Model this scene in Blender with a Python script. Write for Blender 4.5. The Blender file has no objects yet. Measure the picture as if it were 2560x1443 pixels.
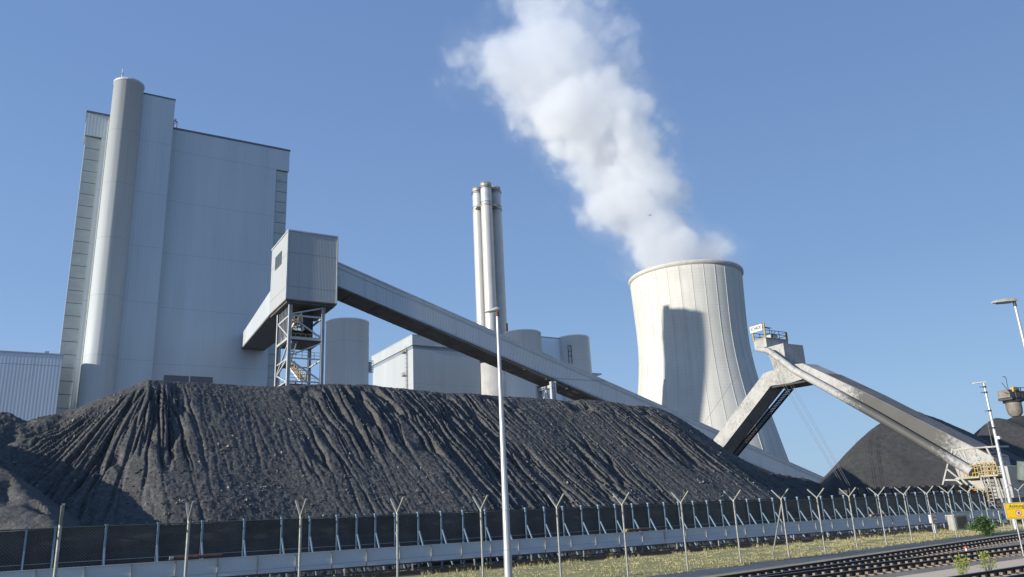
import bpy, math, random
import numpy as np
from mathutils import Vector, Matrix
random.seed(7)
S = 1.35            # metres per survey unit in the near field (fence, piles, reclaimer)
CAMZ = 2.0 * S
FZ = 0.7            # height offset of the far field
# ------------------------------------------------------------------ camera, sky, sun
sc = bpy.context.scene
COL = sc.collection
PITCH, ROLL = math.radians(16.6), math.radians(2.81)
Fv = Vector((0, math.cos(PITCH), math.sin(PITCH)))
U0 = Vector((0, -math.sin(PITCH), math.cos(PITCH)))
R0 = Vector((1, 0, 0))
Rv = R0 * math.cos(ROLL) - U0 * math.sin(ROLL)
Uv = R0 * math.sin(ROLL) + U0 * math.cos(ROLL)
cam = bpy.data.cameras.new('camera')
cam.sensor_width = 36.0
cam.lens = 1947.0 / 2560.0 * 36.0
cam.clip_start = 0.1
cam.clip_end = 6000
camo = bpy.data.objects.new('camera', cam)
COL.objects.link(camo)
m = Matrix.Identity(4)
for i in range(3):
    m[i][0] = Rv[i]; m[i][1] = Uv[i]; m[i][2] = -Fv[i]
m[2][3] = CAMZ
camo.matrix_world = m
sc.camera = camo
sc.render.resolution_x, sc.render.resolution_y = 1024, 577

SUN_AZ, SUN_EL = math.radians(56.9), math.radians(12.0)   # travel direction of the light, from +Y towards +X
SUNDIR = Vector((-math.sin(SUN_AZ) * math.cos(SUN_EL), -math.cos(SUN_AZ) * math.cos(SUN_EL), math.sin(SUN_EL)))
world = bpy.data.worlds.new('World')
sc.world = world
world.use_nodes = True
nt = world.node_tree
bg = nt.nodes['Background']
sky = nt.nodes.new('ShaderNodeTexSky')
sky.sky_type = 'NISHITA'
sky.sun_disc = False
sky.sun_elevation = SUN_EL
sky.sun_rotation = math.atan2(SUNDIR.x, SUNDIR.y)
sky.altitude = 20
sky.air_density = 1.0
sky.dust_density = 0.5
sky.ozone_density = 4.0
# clear-day sky: the Sky Texture, evened out by a plain zenith-to-horizon gradient (it gets too steep at this low sun)
EXPO = 0.6
geo = nt.nodes.new('ShaderNodeTexCoord')
sep = nt.nodes.new('ShaderNodeSeparateXYZ')
nt.links.new(geo.outputs['Generated'], sep.inputs[0])
cr = nt.nodes.new('ShaderNodeValToRGB')
nt.links.new(sep.outputs[2], cr.inputs[0])
el = cr.color_ramp.elements
SKY = [(0.0, (.36, .53, .78)), (.12, (.33, .50, .76)), (.28, (.24, .395, .68)), (.5, (.185, .315, .60)), (.7, (.155, .28, .56)), (1.0, (.09, .18, .42))]
el[0].position, el[1].position = SKY[0][0], SKY[-1][0]
el[0].color = (*SKY[0][1], 1); el[1].color = (*SKY[-1][1], 1)
for p, c in SKY[1:-1]:
    e = el.new(p); e.color = (*c, 1)
lr = nt.nodes.new('ShaderNodeMapRange')      # a touch brighter towards the sun's side
nt.links.new(sep.outputs[0], lr.inputs[0])
lr.inputs[1].default_value, lr.inputs[2].default_value = -.6, .6
lr.inputs[3].default_value, lr.inputs[4].default_value = 1.14 / .15, .94 / .15
scl = nt.nodes.new('ShaderNodeVectorMath'); scl.operation = 'SCALE'
nt.links.new(cr.outputs[0], scl.inputs[0]); bk = nt.nodes.new('ShaderNodeMapRange')      # sky behind the camera brightened, as added fill on walls facing the camera
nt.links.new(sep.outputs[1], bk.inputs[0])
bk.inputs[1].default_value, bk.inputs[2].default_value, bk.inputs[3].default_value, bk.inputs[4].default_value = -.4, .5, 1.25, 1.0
ml = nt.nodes.new('ShaderNodeMath'); ml.operation = 'MULTIPLY'
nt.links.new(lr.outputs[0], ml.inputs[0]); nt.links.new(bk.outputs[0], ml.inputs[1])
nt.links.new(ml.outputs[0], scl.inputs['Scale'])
mx = nt.nodes.new('ShaderNodeMix'); mx.data_type = 'RGBA'; mx.inputs[0].default_value = .22
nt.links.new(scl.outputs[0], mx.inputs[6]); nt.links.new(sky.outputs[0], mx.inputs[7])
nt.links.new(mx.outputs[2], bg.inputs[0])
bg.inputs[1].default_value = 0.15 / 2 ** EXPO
sun = bpy.data.lights.new('sun', 'SUN')
sun.energy = 4.7
sun.angle = math.radians(0.5)
sun.color = (1.0, 0.94, 0.82)
suno = bpy.data.objects.new('sun', sun)
COL.objects.link(suno)
suno.rotation_euler = (-SUNDIR).to_track_quat('-Z', 'Y').to_euler()
suno.location = (-60, -40, 60)
sc.view_settings.view_transform = 'Standard'
sc.view_settings.look = 'None'
sc.view_settings.exposure = EXPO
sc.view_settings.gamma = 1.0
sc.view_settings.use_curve_mapping = False
sc.cycles.max_bounces = 8
sc.cycles.volume_bounces = 5
sc.cycles.volume_step_rate = 1.0
sc.cycles.transparent_max_bounces = 16
sc.cycles.use_denoising = True

# ------------------------------------------------------------------ frames and helpers
AZ = math.radians(58.6)
G = (math.sin(AZ), math.cos(AZ))       # plant axis, to the right and away
N = (-G[1], G[0])                      # away from the camera
ROTZ = math.atan2(G[1], G[0])
def wu(x, y): return (x * G[0] + y * G[1], x * N[0] + y * N[1])
INFO = {}

def norm(a):
    a = np.asarray(a, float); return a / np.linalg.norm(a)

class MB:
    def __init__(s): s.v = []; s.f = []; s.sm = []
    def add(s, vs, fs, smooth=False):
        b = len(s.v); s.v += [tuple(map(float, p)) for p in vs]
        s.f += [tuple(i + b for i in f) for f in fs]; s.sm += [smooth] * len(fs); return s
    def box(s, x0, x1, y0, y1, z0, z1):
        return s.add([(x0,y0,z0),(x1,y0,z0),(x1,y1,z0),(x0,y1,z0),(x0,y0,z1),(x1,y0,z1),(x1,y1,z1),(x0,y1,z1)],
              [(0,3,2,1),(4,5,6,7),(0,1,5,4),(1,2,6,5),(2,3,7,6),(3,0,4,7)])
    def beam(s, p, q, w, h=None, up=(0, 0, 1)):
        h = w if h is None else h
        p = np.asarray(p, float); q = np.asarray(q, float); d = norm(q - p); up = np.asarray(up, float)
        if abs(d @ up) > .98: up = np.array([0, 1., 0])
        a = norm(np.cross(d, up)); b = np.cross(a, d)
        vs = [c + a * i * w / 2 + b * j * h / 2 for c in (p, q) for i, j in ((-1,-1),(1,-1),(1,1),(-1,1))]
        return s.add(vs, [(0,1,2,3),(7,6,5,4),(0,4,5,1),(1,5,6,2),(2,6,7,3),(3,7,4,0)])
    def tube(s, pts, r, seg=8, cap=True, smooth=True):
        pts = [np.asarray(p, float) for p in pts]; n = len(pts)
        rs = [r] * n if np.isscalar(r) else list(r); vs = []; pa = None
        for i, p in enumerate(pts):
            d = norm(pts[min(i + 1, n - 1)] - pts[max(i - 1, 0)])
            if pa is None:
                t = np.array([0, 0, 1.]) if abs(d[2]) < .9 else np.array([1., 0, 0]); a = norm(np.cross(d, t))
            else: a = norm(pa - d * (pa @ d))
            pa = a; b = np.cross(d, a)
            vs += [p + rs[i] * (a * math.cos(2*math.pi*k/seg) + b * math.sin(2*math.pi*k/seg)) for k in range(seg)]
        s.add(vs, [(i*seg+k, i*seg+(k+1)%seg, (i+1)*seg+(k+1)%seg, (i+1)*seg+k) for i in range(n-1) for k in range(seg)], smooth)
        if cap:
            s.add(vs[:seg], [tuple(range(seg))[::-1]]); s.add(vs[-seg:], [tuple(range(seg))])
        return s
    def lathe(s, cx, cy, prof, seg=48, smooth=True, cap=True):
        vs = [(cx + r * math.cos(2*math.pi*k/seg), cy + r * math.sin(2*math.pi*k/seg), z) for r, z in prof for k in range(seg)]
        s.add(vs, [(i*seg+k, i*seg+(k+1)%seg, (i+1)*seg+(k+1)%seg, (i+1)*seg+k) for i in range(len(prof)-1) for k in range(seg)], smooth)
        if cap: s.add(vs[-seg:], [tuple(range(seg))]); s.add(vs[:seg], [tuple(range(seg))[::-1]])
        return s
    def prism(s, poly, off):
        poly = [np.asarray(p, float) for p in poly]; n = len(poly); off = np.asarray(off, float)
        nn = sum((np.cross(poly[i], poly[(i+1) % n]) for i in range(n)), np.zeros(3))
        if nn @ off > 0: poly = poly[::-1]
        vs = poly + [p + off for p in poly]
        return s.add(vs, [tuple(range(n)), tuple(range(2*n-1, n-1, -1))] + [(i, i+n, (i+1)%n+n, (i+1)%n) for i in range(n)])
    def build(s, name, mat, parent=None, org=None, sc_=None, dz=None):
        if parent is not None: org, k, d = INFO[parent.name]
        else: k = sc_; d = dz
        me = bpy.data.meshes.new(name)
        a = (np.array(s.v, float) - np.array([org[0], org[1], org[2]])) * k + np.array([0, 0, d if org[2] == 0 else 0])
        me.from_pydata(a.tolist(), [], s.f)
        me.polygons.foreach_set('use_smooth', s.sm)
        me.materials.append(mat); me.update()
        o = bpy.data.objects.new(name, me); COL.objects.link(o)
        if parent is not None: o.parent = parent
        else:
            place(o, org, k, d)
        INFO[o.name] = (org, k, d)
        return o

def place(o, org, k, d):
    u, v, z = org
    o.location = ((u * G[0] + v * N[0]) * k, (u * G[1] + v * N[1]) * k, z * k + (d if z else 0))
    o.rotation_euler = (0, 0, ROTZ)

def tag(o, label, cat, group=None, kind=None):
    if kind: o['kind'] = kind
    if label: o['label'] = label
    if cat: o['category'] = cat
    if group: o['group'] = group
    return o
def thing(name, label, cat, org, near=True, group=None):
    o = bpy.data.objects.new(name, None); COL.objects.link(o); o.empty_display_size = .5
    k, d = (S, 0.0) if near else (1.0, FZ)
    place(o, org, k, d); INFO[o.name] = (org, k, d)
    return tag(o, label, cat, group)
def single(mb, name, mat, label, cat, org, near=True, group=None, kind=None):
    o = mb.build(name, mat, None, org, S if near else 1.0, 0.0 if near else FZ)
    return tag(o, label, cat, group, kind)
def dup(part, du=0, dv=0, dz=0):
    """a copy of a part (and its sub-parts) shifted along the plant axes, same parent"""
    k = INFO[part.name][1]
    o = part.copy(); COL.objects.link(o)
    o.location = part.location + Vector((du * k, dv * k, dz * k)); INFO[o.name] = INFO[part.name]
    for ch in part.children:
        c = ch.copy(); COL.objects.link(c); c.parent = o
    return o
def dup_thing(root, org, label=None):
    o = root.copy(); COL.objects.link(o); _, k, d = INFO[root.name]; place(o, org, k, d); INFO[o.name] = (org, k, d)
    if label: o['label'] = label
    for ch in root.children:
        c = ch.copy(); COL.objects.link(c); c.parent = o
        for g in ch.children:
            e = g.copy(); COL.objects.link(e); e.parent = c
    return o

# ------------------------------------------------------------------ materials
def node(nt, t, **kw):
    n = nt.nodes.new(t)
    for k, v in kw.items(): setattr(n, k, v)
    return n
def newmat(name):
    ma = bpy.data.materials.new(name); ma.use_nodes = True
    n = ma.node_tree; b = n.nodes['Principled BSDF']
    return ma, n, b
def math_(n, op, a, b=None, clamp=False):
    x = n.nodes.new('ShaderNodeMath'); x.operation = op; x.use_clamp = clamp
    for i, q in enumerate((a, b)):
        if q is None: continue
        if isinstance(q, (int, float)): x.inputs[i].default_value = q
        else: n.links.new(q, x.inputs[i])
    return x.outputs[0]
def mix(n, f, a, b, mode='MIX'):
    x = n.nodes.new('ShaderNodeMix'); x.data_type = 'RGBA'; x.blend_type = mode
    for i, q in ((0, f), (6, a), (7, b)):
        if isinstance(q, (int, float)): x.inputs[i].default_value = q
        elif isinstance(q, tuple): x.inputs[i].default_value = (*q, 1)
        else: n.links.new(q, x.inputs[i])
    return x.outputs[2]
def coords(n, scale=(1, 1, 1)):
    tc = n.nodes.new('ShaderNodeTexCoord'); mp = n.nodes.new('ShaderNodeMapping'); mp.inputs['Scale'].default_value = scale
    n.links.new(tc.outputs['Object'], mp.inputs[0]); return mp.outputs[0]
def noise(n, vec, scale, detail=3, rough=.5, dist=0):
    x = n.nodes.new('ShaderNodeTexNoise'); x.inputs['Scale'].default_value = scale; x.inputs['Detail'].default_value = detail
    x.inputs['Roughness'].default_value = rough; x.inputs['Distortion'].default_value = dist
    n.links.new(vec, x.inputs['Vector']); return x.outputs[0]
def ramp(n, f, p0, p1):
    x = n.nodes.new('ShaderNodeMapRange'); x.inputs[1].default_value = p0; x.inputs[2].default_value = p1; x.clamp = True
    n.links.new(f, x.inputs[0]); return x.outputs[0]
def bump(n, b, h, strength=.3, dist=.05):
    x = n.nodes.new('ShaderNodeBump'); x.inputs['Strength'].default_value = strength; x.inputs['Distance'].default_value = dist
    n.links.new(h, x.inputs['Height']); n.links.new(x.outputs[0], b.inputs['Normal'])

def plain(name, col, rough=.6, metal=0, var=.25, scale=1.5, dirt=None, dirt_amt=.5, dscale=.8, stretch=(1, 1, .3), bmp=0):
    ma, n, b = newmat(name); v = coords(n)
    f = noise(n, v, scale, 4, .6)
    c2 = tuple(c * (1 - var) for c in col); c1 = tuple(min(1, c * (1 + var * .5)) for c in col)
    c = mix(n, ramp(n, f, .3, .7), c2, c1)
    if dirt:
        d = noise(n, coords(n, stretch), dscale, 5, .65)
        c = mix(n, math_(n, 'MULTIPLY', ramp(n, d, .48, .72), dirt_amt), c, dirt)
    n.links.new(c, b.inputs['Base Color'])
    b.inputs['Roughness'].default_value = rough; b.inputs['Metallic'].default_value = metal
    if bmp: bump(n, b, noise(n, v, scale * 6, 4, .7), bmp, .05)
    return ma

def cladding(name, col, period, seam, depth=.05, rough=.42, dirt=.25, seamdark=.45, stripe=.16):
    """ribbed sheet: vertical ribs as a wave over the two plan axes, horizontal sheet joints every `seam` metres"""
    ma, n, b = newmat(name)
    tc = n.nodes.new('ShaderNodeTexCoord'); sp = n.nodes.new('ShaderNodeSeparateXYZ'); n.links.new(tc.outputs['Object'], sp.inputs[0])
    x = math_(n, 'ADD', sp.outputs[0], sp.outputs[1])
    w = math_(n, 'SINE', math_(n, 'MULTIPLY', x, 2 * math.pi / period))
    tri = ramp(n, w, -.6, .6)
    base = mix(n, ramp(n, noise(n, coords(n, (.06, .06, .012)), 1, 4, .6), .35, .7), tuple(c * .86 for c in col), col)
    sheet = noise(n, coords(n, (.8, .8, 1 / seam * .9)), .35, 1, .4)
    base = mix(n, math_(n, 'MULTIPLY', ramp(n, sheet, .4, .65), .14), base, tuple(c * .7 for c in col))
    streak = noise(n, coords(n, (1.2, 1.2, .03)), 1.2, 3, .7)
    base = mix(n, math_(n, 'MULTIPLY', ramp(n, streak, .52, .8), dirt), base, (.16, .15, .13))
    base = mix(n, math_(n, 'MULTIPLY', math_(n, 'SUBTRACT', 1.0, tri), stripe), base, (.1, .11, .13))
    zz = math_(n, 'FRACT', math_(n, 'DIVIDE', sp.outputs[2], seam))
    jl = math_(n, 'LESS_THAN', zz, .22 / seam)
    base = mix(n, math_(n, 'MULTIPLY', jl, seamdark), base, (.08, .09, .1))
    n.links.new(base, b.inputs['Base Color'])
    b.inputs['Roughness'].default_value = rough
    bump(n, b, tri, .5, depth)
    return ma

M = {}
M['boiler'] = cladding('ribbed_grey_cladding', (.52, .56, .585), .9, 17.5, .03, stripe=.05, seamdark=.22, dirt=.18)
M['tower'] = cladding('ribbed_light_cladding', (.41, .425, .425), .27, 6.2, .04, stripe=.22, seamdark=.3)
M['gallery'] = cladding('ribbed_gallery_cladding', (.50, .54, .56), .34, 30, .04, stripe=.2, dirt=.28)
M['silo'] = cladding('silo_cladding', (.80, .86, .90), .8, 21, .02, dirt=.12, stripe=.04, seamdark=.15)
M['hall'] = cladding('hall_cladding', (.40, .42, .43), .8, 15, .03, stripe=.05, seamdark=.2)
M['lowhall'] = cladding('low_hall_cladding', (.58, .63, .67), .8, 16, .03, stripe=.05)
M['strip'] = plain('facade_strip_panel', (.36, .39, .38), .5, var=.12, scale=.3)
M['cover'] = plain('grey_green_cover', (.12, .15, .14), .7)
M['band'] = plain('dark_clerestory_strip', (.20, .23, .26), .35, var=.12, scale=.2)
M['machine'] = plain('rusty_tan_machine_paint', (.19, .172, .15), .7, .1, .3, 1.0, (.08, .06, .05), .7, 1.2)
M['trim'] = plain('dark_roof_trim', (.12, .12, .13), .5, var=.2)
M['glass'] = plain('dark_window_glass', (.05, .07, .09), .12, var=.2)
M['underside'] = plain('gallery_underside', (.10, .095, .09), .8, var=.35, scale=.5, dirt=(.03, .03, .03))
M['steel'] = plain('painted_steel_frame', (.42, .44, .45), .5, .2, .2, .7, (.25, .2, .15), .3)
M['galv'] = plain('galvanised_post', (.33, .335, .31), .45, .35, .25, 6, (.22, .2, .12), .5, 3)
M['lamp'] = plain('galvanised_lamp_pole', (.40, .41, .42), .4, .3, .15, 1.2, (.35, .34, .32), .4, 1.5)
M['bluegalv'] = plain('blue_grey_strut', (.17, .25, .33), .6, .15, .18, 2)
M['darksteel'] = plain('dark_steel', (.05, .05, .055), .6, .3, .3, 2)
M['yellow'] = plain('yellow_railing_paint', (.40, .27, .04), .5, 0, .2, 3, (.25, .2, .12), .4)
M['white'] = plain('dusty_white_paint', (.33, .325, .305), .55, 0, .15, .6, (.16, .15, .15), .75, .5, (1, 1, 1))
def boom_mat():
    ma, n, b = newmat('coal_dusted_boom_paint'); v = coords(n)
    tc = n.nodes.new('ShaderNodeTexCoord'); sp = n.nodes.new('ShaderNodeSeparateXYZ'); n.links.new(tc.outputs['Object'], sp.inputs[0])
    c = mix(n, ramp(n, noise(n, v, .5, 4, .6), .35, .65), (.28, .278, .27), (.36, .355, .34))
    big = noise(n, v, .22, 6, .72); fine = noise(n, v, 2.2, 5, .75)
    # the coal-coated stretch of the boom lies a few metres up from its foot (local y in metres)
    d = math_(n, 'ABSOLUTE', math_(n, 'SUBTRACT', sp.outputs[1], 3.6))
    zone = math_(n, 'SUBTRACT', 1.0, ramp(n, d, 3.0, 8.0))
    f = math_(n, 'ADD', math_(n, 'MULTIPLY', fine, .70), math_(n, 'ADD', math_(n, 'MULTIPLY', big, .50), math_(n, 'MULTIPLY', zone, .34)))
    c = mix(n, math_(n, 'MULTIPLY', ramp(n, f, .60, .84), .88), c, (.032, .031, .030))
    n.links.new(c, b.inputs['Base Color']); b.inputs['Roughness'].default_value = .65
    return ma
M['boom'] = boom_mat()
M['boomtop'] = plain('coal_covered_boom_top', (.13, .125, .125), .8, 0, .3, .5)
M['signwhite'] = plain('white_sign_face', (.55, .55, .54), .5, 0, .03)
M['signyellow'] = plain('yellow_sign_face', (.62, .42, .015), .45, 0, .05)
M['black'] = plain('black_lettering', (.02, .02, .02), .6, 0, .05)
M['red'] = plain('red_paint', (.55, .06, .04), .5, 0, .15)
M['panel'] = plain('pale_barrier_sheet', (.50, .53, .57), .55, 0, .16, .35, (.3, .3, .3), .4, .6, (1, 1, 1))
M['netting'] = plain('black_windbreak_netting', (.058, .051, .047), .9, 0, .5, .45, (.09, .082, .075), .6, .7, (.3, .3, 3))
M['rail'] = plain('rusty_rail_side', (.065, .042, .03), .7, .3, .3, 2)
M['railhead'] = plain('worn_rail_head', (.30, .31, .30), .35, .7, .2, .6)
M['sleeper'] = plain('weathered_sleeper', (.20, .155, .115), .85, 0, .3, 1.5)
M['rust'] = plain('rusty_steel', (.12, .05, .03), .8, .2, .4, 3)
M['conc'] = plain('weathered_concrete', (.38, .37, .34), .85, 0, .2, 1.5, (.15, .14, .12), .6, 1.2, (1, 1, .4), .3)
M['chim'] = plain('pale_flue_steel', (.42, .415, .40), .42, .1, .1, .15, (.36, .35, .33), .5, .25, (1, 1, .12))
M['chimcap'] = plain('sooty_flue_cap', (.34, .315, .265), .5, .4, .3, .8, (.12, .1, .08), .6)
M['gallight'] = plain('light_concrete_base', (.44, .425, .40), .8, 0, .12, .3, (.3, .28, .25), .5, .5)
M['wire'] = plain('chain_link_wire', (.24, .24, .22), .5, .4, .2)
M['bark'] = plain('brown_stem', (.10, .075, .05), .9)
M['bird'] = plain('dark_feathers', (.04, .04, .045), .8)

def leaf_mat(name, c1, c2):
    ma, n, b = newmat(name); v = coords(n)
    c = mix(n, ramp(n, noise(n, v, 5, 2), .35, .65), c1, c2); n.links.new(c, b.inputs['Base Color'])
    b.inputs['Roughness'].default_value = .55
    b.inputs['Subsurface Weight'].default_value = 0
    return ma
M['leaf'] = leaf_mat('shrub_leaf', (.035, .085, .02), (.09, .17, .04))
M['weed'] = leaf_mat('weed_leaf', (.10, .15, .02), (.30, .32, .04))
M['straw'] = leaf_mat('dry_grass_blade', (.28, .255, .10), (.43, .37, .18))

def coal_mat(name, col, speck=1.0):
    ma, n, b = newmat(name); v = coords(n)
    big = noise(n, v, .12, 4, .6); med = noise(n, v, 1.6, 5, .7)
    c = mix(n, ramp(n, big, .35, .65), tuple(c * .8 for c in col), tuple(c * 1.2 for c in col))
    c = mix(n, ramp(n, med, .35, .7), tuple(c * .6 for c in col), c)
    vo = n.nodes.new('ShaderNodeTexVoronoi'); vo.inputs['Scale'].default_value = 2.6; n.links.new(v, vo.inputs['Vector'])
    vs = n.nodes.new('ShaderNodeSeparateColor'); n.links.new(vo.outputs['Color'], vs.inputs[0])
    near = math_(n, 'LESS_THAN', vo.outputs['Distance'], .30)
    pick = math_(n, 'GREATER_THAN', vs.outputs[0], .90)
    c = mix(n, math_(n, 'MULTIPLY', math_(n, 'MULTIPLY', near, pick), .8 * speck), c, (.16, .155, .15))
    vo2 = n.nodes.new('ShaderNodeTexVoronoi'); vo2.inputs['Scale'].default_value = 4.5; n.links.new(v, vo2.inputs['Vector'])
    vs2 = n.nodes.new('ShaderNodeSeparateColor'); n.links.new(vo2.outputs['Color'], vs2.inputs[0])
    c = mix(n, .35 * speck, c, mix(n, vs2.outputs[1], tuple(q * .45 for q in col), tuple(q * 1.9 for q in col)))
    n.links.new(c, b.inputs['Base Color'])
    b.inputs['Roughness'].default_value = .72
    b.inputs['Specular IOR Level'].default_value = .3
    h = math_(n, 'ADD', math_(n, 'MULTIPLY', noise(n, v, 9.0, 5, .8), 1.0), math_(n, 'MULTIPLY', vo2.outputs['Distance'], -.5 * speck))
    bump(n, b, h, .8 if speck > .5 else .3, .09)
    return ma
M['coal'] = coal_mat('weathered_coal', (.080, .079, .076))
M['coalfine'] = coal_mat('fine_coal', (.062, .0615, .060), .15)

def lump_mat():
    ma, n, b = newmat('coal_lump'); v = coords(n)
    vo = n.nodes.new('ShaderNodeTexVoronoi'); vo.inputs['Scale'].default_value = 1.6; n.links.new(v, vo.inputs['Vector'])
    vs = n.nodes.new('ShaderNodeSeparateColor'); n.links.new(vo.outputs['Color'], vs.inputs[0])
    c = mix(n, vs.outputs[0], (.05, .05, .05), (.13, .125, .12))
    c = mix(n, math_(n, 'GREATER_THAN', vs.outputs[1], .88), c, (.27, .25, .22))
    n.links.new(c, b.inputs['Base Color']); b.inputs['Roughness'].default_value = .6
    return ma
M['lump'] = lump_mat()
def conc_tower():
    ma, n, b = newmat('cooling_tower_concrete')
    tc = n.nodes.new('ShaderNodeTexCoord'); sp = n.nodes.new('ShaderNodeSeparateXYZ'); n.links.new(tc.outputs['Object'], sp.inputs[0])
    ang = math_(n, 'ARCTAN2', sp.outputs[1], sp.outputs[0])
    cb = n.nodes.new('ShaderNodeCombineXYZ')
    n.links.new(math_(n, 'MULTIPLY', ang, 30.0), cb.inputs[0]); n.links.new(sp.outputs[2], cb.inputs[1])
    def sn(scale, sx, sy, det=4):
        mp = n.nodes.new('ShaderNodeMapping'); mp.inputs['Scale'].default_value = (sx, sy, 1); n.links.new(cb.outputs[0], mp.inputs[0])
        return noise(n, mp.outputs[0], scale, det, .65)
    c = mix(n, ramp(n, sn(.05, 1, 1), .35, .65), (.455, .445, .405), (.515, .505, .465))
    c = mix(n, math_(n, 'MULTIPLY', ramp(n, sn(.35, 1, .06), .5, .75), .45), c, (.35, .34, .315))
    zz = math_(n, 'FRACT', math_(n, 'DIVIDE', sp.outputs[2], 1.55))
    line = math_(n, 'MULTIPLY', math_(n, 'LESS_THAN', zz, .13), ramp(n, sn(.12, 1, 1), .38, .62))
    c = mix(n, math_(n, 'MULTIPLY', line, .34), c, (.27, .265, .25))
    aa = math_(n, 'FRACT', math_(n, 'MULTIPLY', ang, 60 / (2 * math.pi)))
    al = math_(n, 'LESS_THAN', aa, .05)
    c = mix(n, math_(n, 'MULTIPLY', al, .35), c, (.25, .245, .235))
    row = math_(n, 'FLOOR', math_(n, 'DIVIDE', sp.outputs[2], 6.2)); colm = math_(n, 'FLOOR', math_(n, 'MULTIPLY', ang, 30 / (2 * math.pi)))
    cc = n.nodes.new('ShaderNodeCombineXYZ'); n.links.new(row, cc.inputs[0]); n.links.new(colm, cc.inputs[1])
    wn = n.nodes.new('ShaderNodeTexWhiteNoise'); wn.noise_dimensions = '2D'; n.links.new(cc.outputs[0], wn.inputs['Vector'])
    c = mix(n, math_(n, 'MULTIPLY', wn.outputs[0], .10), c, (.30, .29, .275))
    n.links.new(c, b.inputs['Base Color']); b.inputs['Roughness'].default_value = .8
    return ma
M['ctower'] = conc_tower()

def ground_mat(name, cols, sc1=.25, sc2=3, bm=.4, bd=.08, rough=.9):
    ma, n, b = newmat(name)
    ge = n.nodes.new('ShaderNodeNewGeometry')
    a = noise(n, ge.outputs['Position'], sc1, 5, .6); d = noise(n, ge.outputs['Position'], sc2, 5, .75)
    c = mix(n, ramp(n, a, .36, .64), cols[0], cols[1])
    c = mix(n, ramp(n, d, .42, .68), c, cols[2])
    n.links.new(c, b.inputs['Base Color']); b.inputs['Roughness'].default_value = rough
    b.inputs['Specular IOR Level'].default_value = .2
    bump(n, b, d, bm, bd)
    return ma
M['earth'] = ground_mat('bare_earth', ((.20, .195, .185), (.26, .25, .235), (.15, .147, .14)))
M['grass'] = ground_mat('dry_grass_ground', ((.36, .315, .14), (.46, .395, .20), (.29, .28, .095)), .35, 2.5, .6, .12)
M['verge'] = ground_mat('trackside_verge', ((.38, .33, .18), (.54, .46, .27), (.27, .22, .15)), .5, 4)
M['ballast'] = ground_mat('track_ballast', ((.29, .26, .225), (.38, .345, .30), (.17, .15, .13)), .5, 7, 1.0, .15)
M['sand'] = ground_mat('sandy_path', ((.72, .565, .41), (.78, .62, .46), (.64, .50, .37)), .3, 5, .3, .04)

# ------------------------------------------------------------------ ground
def sheet(name, pts, z, mat):
    me = bpy.data.meshes.new(name); me.from_pydata([(x, y, z) for x, y in pts], [], [tuple(range(len(pts)))])
    me.materials.append(mat); o = bpy.data.objects.new(name, me); COL.objects.link(o); o['kind'] = 'structure'; return o
sheet('ground', [(-3000, -500), (3000, -500), (3000, 4500), (-3000, 4500)], 0, M['earth'])
FA = np.array([27.34, 48.17]); FD = np.array([.752, .659]); FD /= np.linalg.norm(FD); FM = np.array([-FD[1], FD[0]])
def along(p0, d, t0, t1, w0, w1):
    p0 = np.asarray(p0); d = np.asarray(d); nn = np.array([-d[1], d[0]])
    return [tuple((p0 + d * t + nn * w) * S) for t, w in ((t0, w0), (t1, w0), (t1, w1), (t0, w1))]
def uvp(u, v): return ((u * G[0] + v * N[0]) * S, (u * G[1] + v * N[1]) * S)
fA, fB = (FA - FD * 70) * S, (FA + FD * 120) * S
sheet('grass_ground', [tuple(fA + FM * .2), tuple(fB + FM * .2), uvp(170, 32.0), uvp(-40, 32.0)], .004, M['grass'])
TA_P, TA_A = np.array([12.66, 30.58]), math.radians(48.0); TA_D = np.array([math.sin(TA_A), math.cos(TA_A)]); TA_N = np.array([-TA_D[1], TA_D[0]])
TB_P, TB_A = np.array([13.89, 28.54]), math.radians(54.6); TB_D = np.array([math.sin(TB_A), math.cos(TB_A)]); TB_N = np.array([-TB_D[1], TB_D[0]])
TC_P, TC_A = np.array([10.69, 20.8]), math.radians(55.3); TC_D = np.array([math.sin(TC_A), math.cos(TC_A)]); TC_N = np.array([-TC_D[1], TC_D[0]])
sheet('trackside_verge', along(TA_P, TA_D, -45, 90, -.4, 1.75), .008, M['verge'])
sheet('track_ballast', along(TA_P, TA_D, -45, 90, -4.5, .12), .012, M['ballast'])
sheet('track_ballast', along(TB_P, TB_D, -45, 90, -2.35, .8), .016, M['ballast'])
sheet('sandy_path', along(TB_P, TB_D, -45, 90, -5.2, -2.3), .020, M['sand'])
sheet('track_ballast', along(TC_P, TC_D, -45, 90, -3.5, -.1), .024, M['ballast'])

# ------------------------------------------------------------------ boiler house
def far(u, v): return (u, v, 0)
bh = thing('boiler_house', 'huge windowless grey ribbed boiler house, tallest building on the left', 'boiler house', far(30, 250), False)
D = 7.0
MB().box(1.9, 63.9, 250.9, 250 + D, -FZ, 121.9).build('main_wall', M['boiler'], bh)
MB().box(6.1, 59.9, 249.99, 250.898, -FZ, 121.898).build('front_wall', M['boiler'], bh)
MB().box(1.5, 64.2, 249.98, 250 + D + .1, 121.9, 129.6).build('upper_wall', M['boiler'], bh)
MB().box(1.3, 64.4, 249.8, 250 + D + .3, 129.6, 130.2).build('roof_trim', M['trim'], bh)
for (a, b) in ((1.9, 6.098), (59.902, 63.88)):
    MB().box(a + .12, b - .02, 250.45, 250.86, -FZ, 121.5).build('panel_joint', M['trim'], bh)
    z = 121.5
    while z > 20:
        MB().box(a + .12, b - .02, 250.35, 250.44, z - 3.62, z).build('corner_panel', M['strip'], bh); z -= 3.8
MB().box(15.5, 25.8, 246.2, 249.98, -FZ, 137.9).build('lift_shaft_slab', M['boiler'], bh)
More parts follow.
